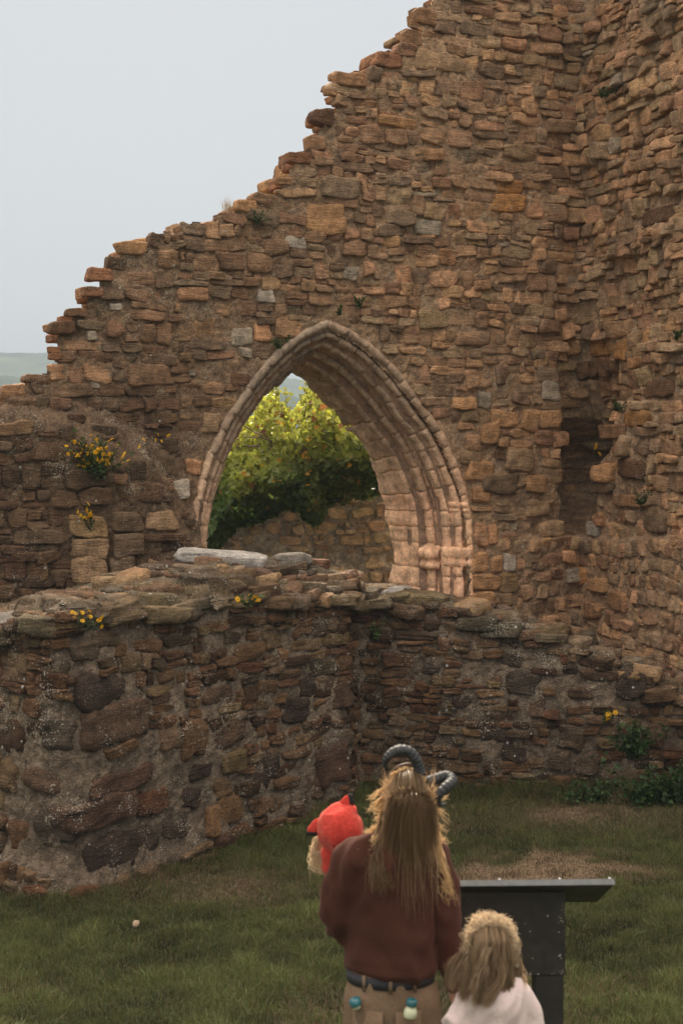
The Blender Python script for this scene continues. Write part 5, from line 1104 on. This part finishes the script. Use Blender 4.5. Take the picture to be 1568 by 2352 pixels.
acc = Acc(); pc = np.array(phc) + np.array([.002, -.002, .0]); rock(acc, pc, (.128, .176, .19), (.26, .19, .13), hr, pe=2, yaw=0, tiltv=0, rough=0, res=16); HB = (.22, .155, .10)
n = 4200; th = hr.uniform(-2.0, 2.0, n); u0 = hr.uniform(0, .6, n); k = 20; tt = np.linspace(0, 1, k)[None]; on = np.clip(tt/.5, 0, 1); al = u0[:, None] + (1.6 - u0[:, None])*on
cl_ = np.round(th*7+hr.normal(0, .3, n)); sx, cx_ = np.sin(th)[:, None], np.cos(th)[:, None]; off = 1 + hr.uniform(-.03, .12, n)[:, None]
X = pc[0] + .068*off*sx*np.sin(al); dY = -.092*off*cx_*np.sin(al); dZ = .100*off*np.cos(al); Y = pc[1] + dY*.85 + dZ*.5; Z = pc[2] + dZ*.85 - dY*.5; Y = np.where(cx_ > .1, np.minimum(Y, pc[1] - .092*off*cx_*sstep(.15, .5, tt)), Y); fall = np.clip((tt-.5)/.5, 0, 1)
zend = Q6(0, 1515)[2] - .03*np.cos(th) + np.abs(hr.normal(0, .028, n)); ze = Z[:, k//2][:, None]; Z = np.where(fall > 0, ze + (zend[:, None]-ze)*fall, Z)
X = X + sx*.03*np.sin(fall*2.4) - .018*fall; ph = cl_[:, None]*5.3; lo = on*.12+fall
X = X + .042*lo*vn(stk([ph, tt*4, tt*0]), 401) + hr.normal(0, .005, n)[:, None]*fall; Y = Y + .020*lo*vn(stk([ph, tt*5+4, tt*0]), 402) - .012*fall; Z = Z + .008*vn(stk([ph, tt*7, tt*0+3]), 403)*lo
strands(acc, stk([X, Y, Z]), hr.uniform(.7, 1.4, n)*.0010, np.array(HB)*np.exp(hr.normal(0, .28, (n, 1)))*(1+.3*np.sin(cl_*2.1)[:, None]))
for i in range(120):     # frizz and curls round the outline
    a = hr.uniform(-2.3, 2.3); p0 = pc + np.array([.074*math.sin(a), hr.uniform(-.05, .03), .100*math.cos(a)]); d_ = np.array([math.sin(a), 0, math.cos(a)]); tg = np.array([math.cos(a), 0, -math.sin(a)])*hr.choice([-1, 1])
    lock(acc, [p0-d_*.008, p0+d_*.002+tg*.012, p0+d_*.005+tg*.034, p0-d_*.004+tg*.05], 9, .0035, hr, (.50, .40, .28), .008, k=10)
# half-up ponytail gathered at the crown
lock(acc, [pc+np.array([-.012, -.060, .078]), pc+np.array([-.022, -.098, .04]), pc+np.array([-.036, -.112, -.02]), pc+np.array([-.05, -.108, -.08]), pc+np.array([-.055, -.10, -.12])], 220, .006, hr, (.25, .18, .12), .010)
acc.build('hair', M_HAIR, child_p)

# ================================================================ information board seen from behind
IB = empty('information_board', (.70, 6.05, float(ground_z(.70, 6.05)))); tag(IB, 'black lectern-style information board on a boxed stand, seen from behind, right of the adult', 'sign')
ib0 = np.array(IB.location)
M_BOARD = simple_mat('black_board', (.022, .020, .017), .55, bump=.4, bscale=14, var=.5, spec=.4)
M_EDGE = simple_mat('grey_edge', (.13, .14, .14), .4, spec=.5)
def boxp(name, lo, hi, mat, parent, M=None, bev=.004):
    bm = bmesh.new(); bmesh.ops.create_cube(bm, size=1); lo, hi = np.array(lo), np.array(hi)
    for v_ in bm.verts: v_.co = Vector((lo+hi)/2 + np.array(v_.co)*(hi-lo))
    bmesh.ops.bevel(bm, geom=bm.edges[:], offset=bev, segments=2, affect='EDGES')
    if M is not None: bm.transform(M)
    me = bpy.data.meshes.new(name); bm.to_mesh(me); bm.free(); me.materials.append(mat); o = bpy.data.objects.new(name, me); link(o, parent); return o
tz = CAMZ-(2027-1000)*K*5.9; ang = math.atan2(-.20, .40)
Mp = Matrix.Translation(Vector((-ib0[0], 5.9-ib0[1], tz-ib0[2]))) @ Matrix.Rotation(-.0095, 4, 'Y') @ Matrix.Rotation(ang, 4, 'X')
pan = boxp('panel', (.273, 0, -.022), (1.128, .45, -.001), M_BOARD, IB, Mp, .003)
boxp('edge_trim', (.270, -.004, -.0205), (1.131, .006, .004), M_EDGE, pan, Mp, .002)
for xx_ in (.655, .905, 1.112):
    acc = Acc(); lathe(acc, [(.0005, .0), (.006, .0), (.0055, .004), (.001, .006)], 12); o = acc.build('bolt', simple_mat('galvanised_steel', (.6, .6, .6), .35), pan)
    o.matrix_local = Mp @ Matrix.Translation(Vector((xx_, .004, .005)))
zt = tz - .035 - ib0[2]; zbm = CAMZ-(2240-1000)*K*6.0 - ib0[2]
bm = bmesh.new(); x0, x1 = .475-.70, .942-.70; y0, y1 = 6.0-ib0[1], 6.28-ib0[1]
vs = [bm.verts.new(c_) for c_ in ((x0, y0, zbm), (x1, y0, zbm), (x1, y1, zbm), (x0, y1, zbm), (x0, y0, zt-.035), (x1, y0, zt-.035), (x1, y1, zt-.165), (x0, y1, zt-.165))]
for f_ in ((0, 3, 2, 1), (4, 5, 6, 7), (0, 1, 5, 4), (1, 2, 6, 5), (2, 3, 7, 6), (3, 0, 4, 7)): bm.faces.new([vs[i] for i in f_])
bmesh.ops.bevel(bm, geom=bm.edges[:], offset=.004, segments=2, affect='EDGES'); me = bpy.data.meshes.new('box_stand'); bm.to_mesh(me); bm.free(); me.materials.append(M_BOARD); link(bpy.data.objects.new('box_stand', me), IB)
for xa in (x0+.006, x1-.125): boxp('leg', (xa, y0+.008, -.1), (xa+.12, y0+.12, zbm-.002), M_BOARD, IB)
# scuffed paint: small chips along the box edges
acc = Acc(); cr_ = np.random.default_rng(3)
for i in range(46):
    e = cr_.random(); x_, z_ = (x1-abs(cr_.normal(0, .008))-.004, cr_.uniform(zbm, zt-.08)) if e < .5 else ((cr_.uniform(x1-.22, x1), zbm+abs(cr_.normal(0, .01))+.003) if e < .8 else (cr_.uniform(x0, x1), cr_.uniform(zbm, zt-.05)))
    s_ = cr_.uniform(.0015, .005); V = np.array([(x_+s_*math.cos(t)*cr_.uniform(.5, 1.2), y0-.0012, z_+s_*math.sin(t)*cr_.uniform(.5, 1.6)) for t in np.arange(4)*math.pi/2]); acc.add(V, [(3, 2, 1, 0)], (1, 1, 1))
acc.build('paint_chips', simple_mat('bare_grey', (.30, .28, .25), .8), IB, smooth=False)['kind'] = 'stuff'
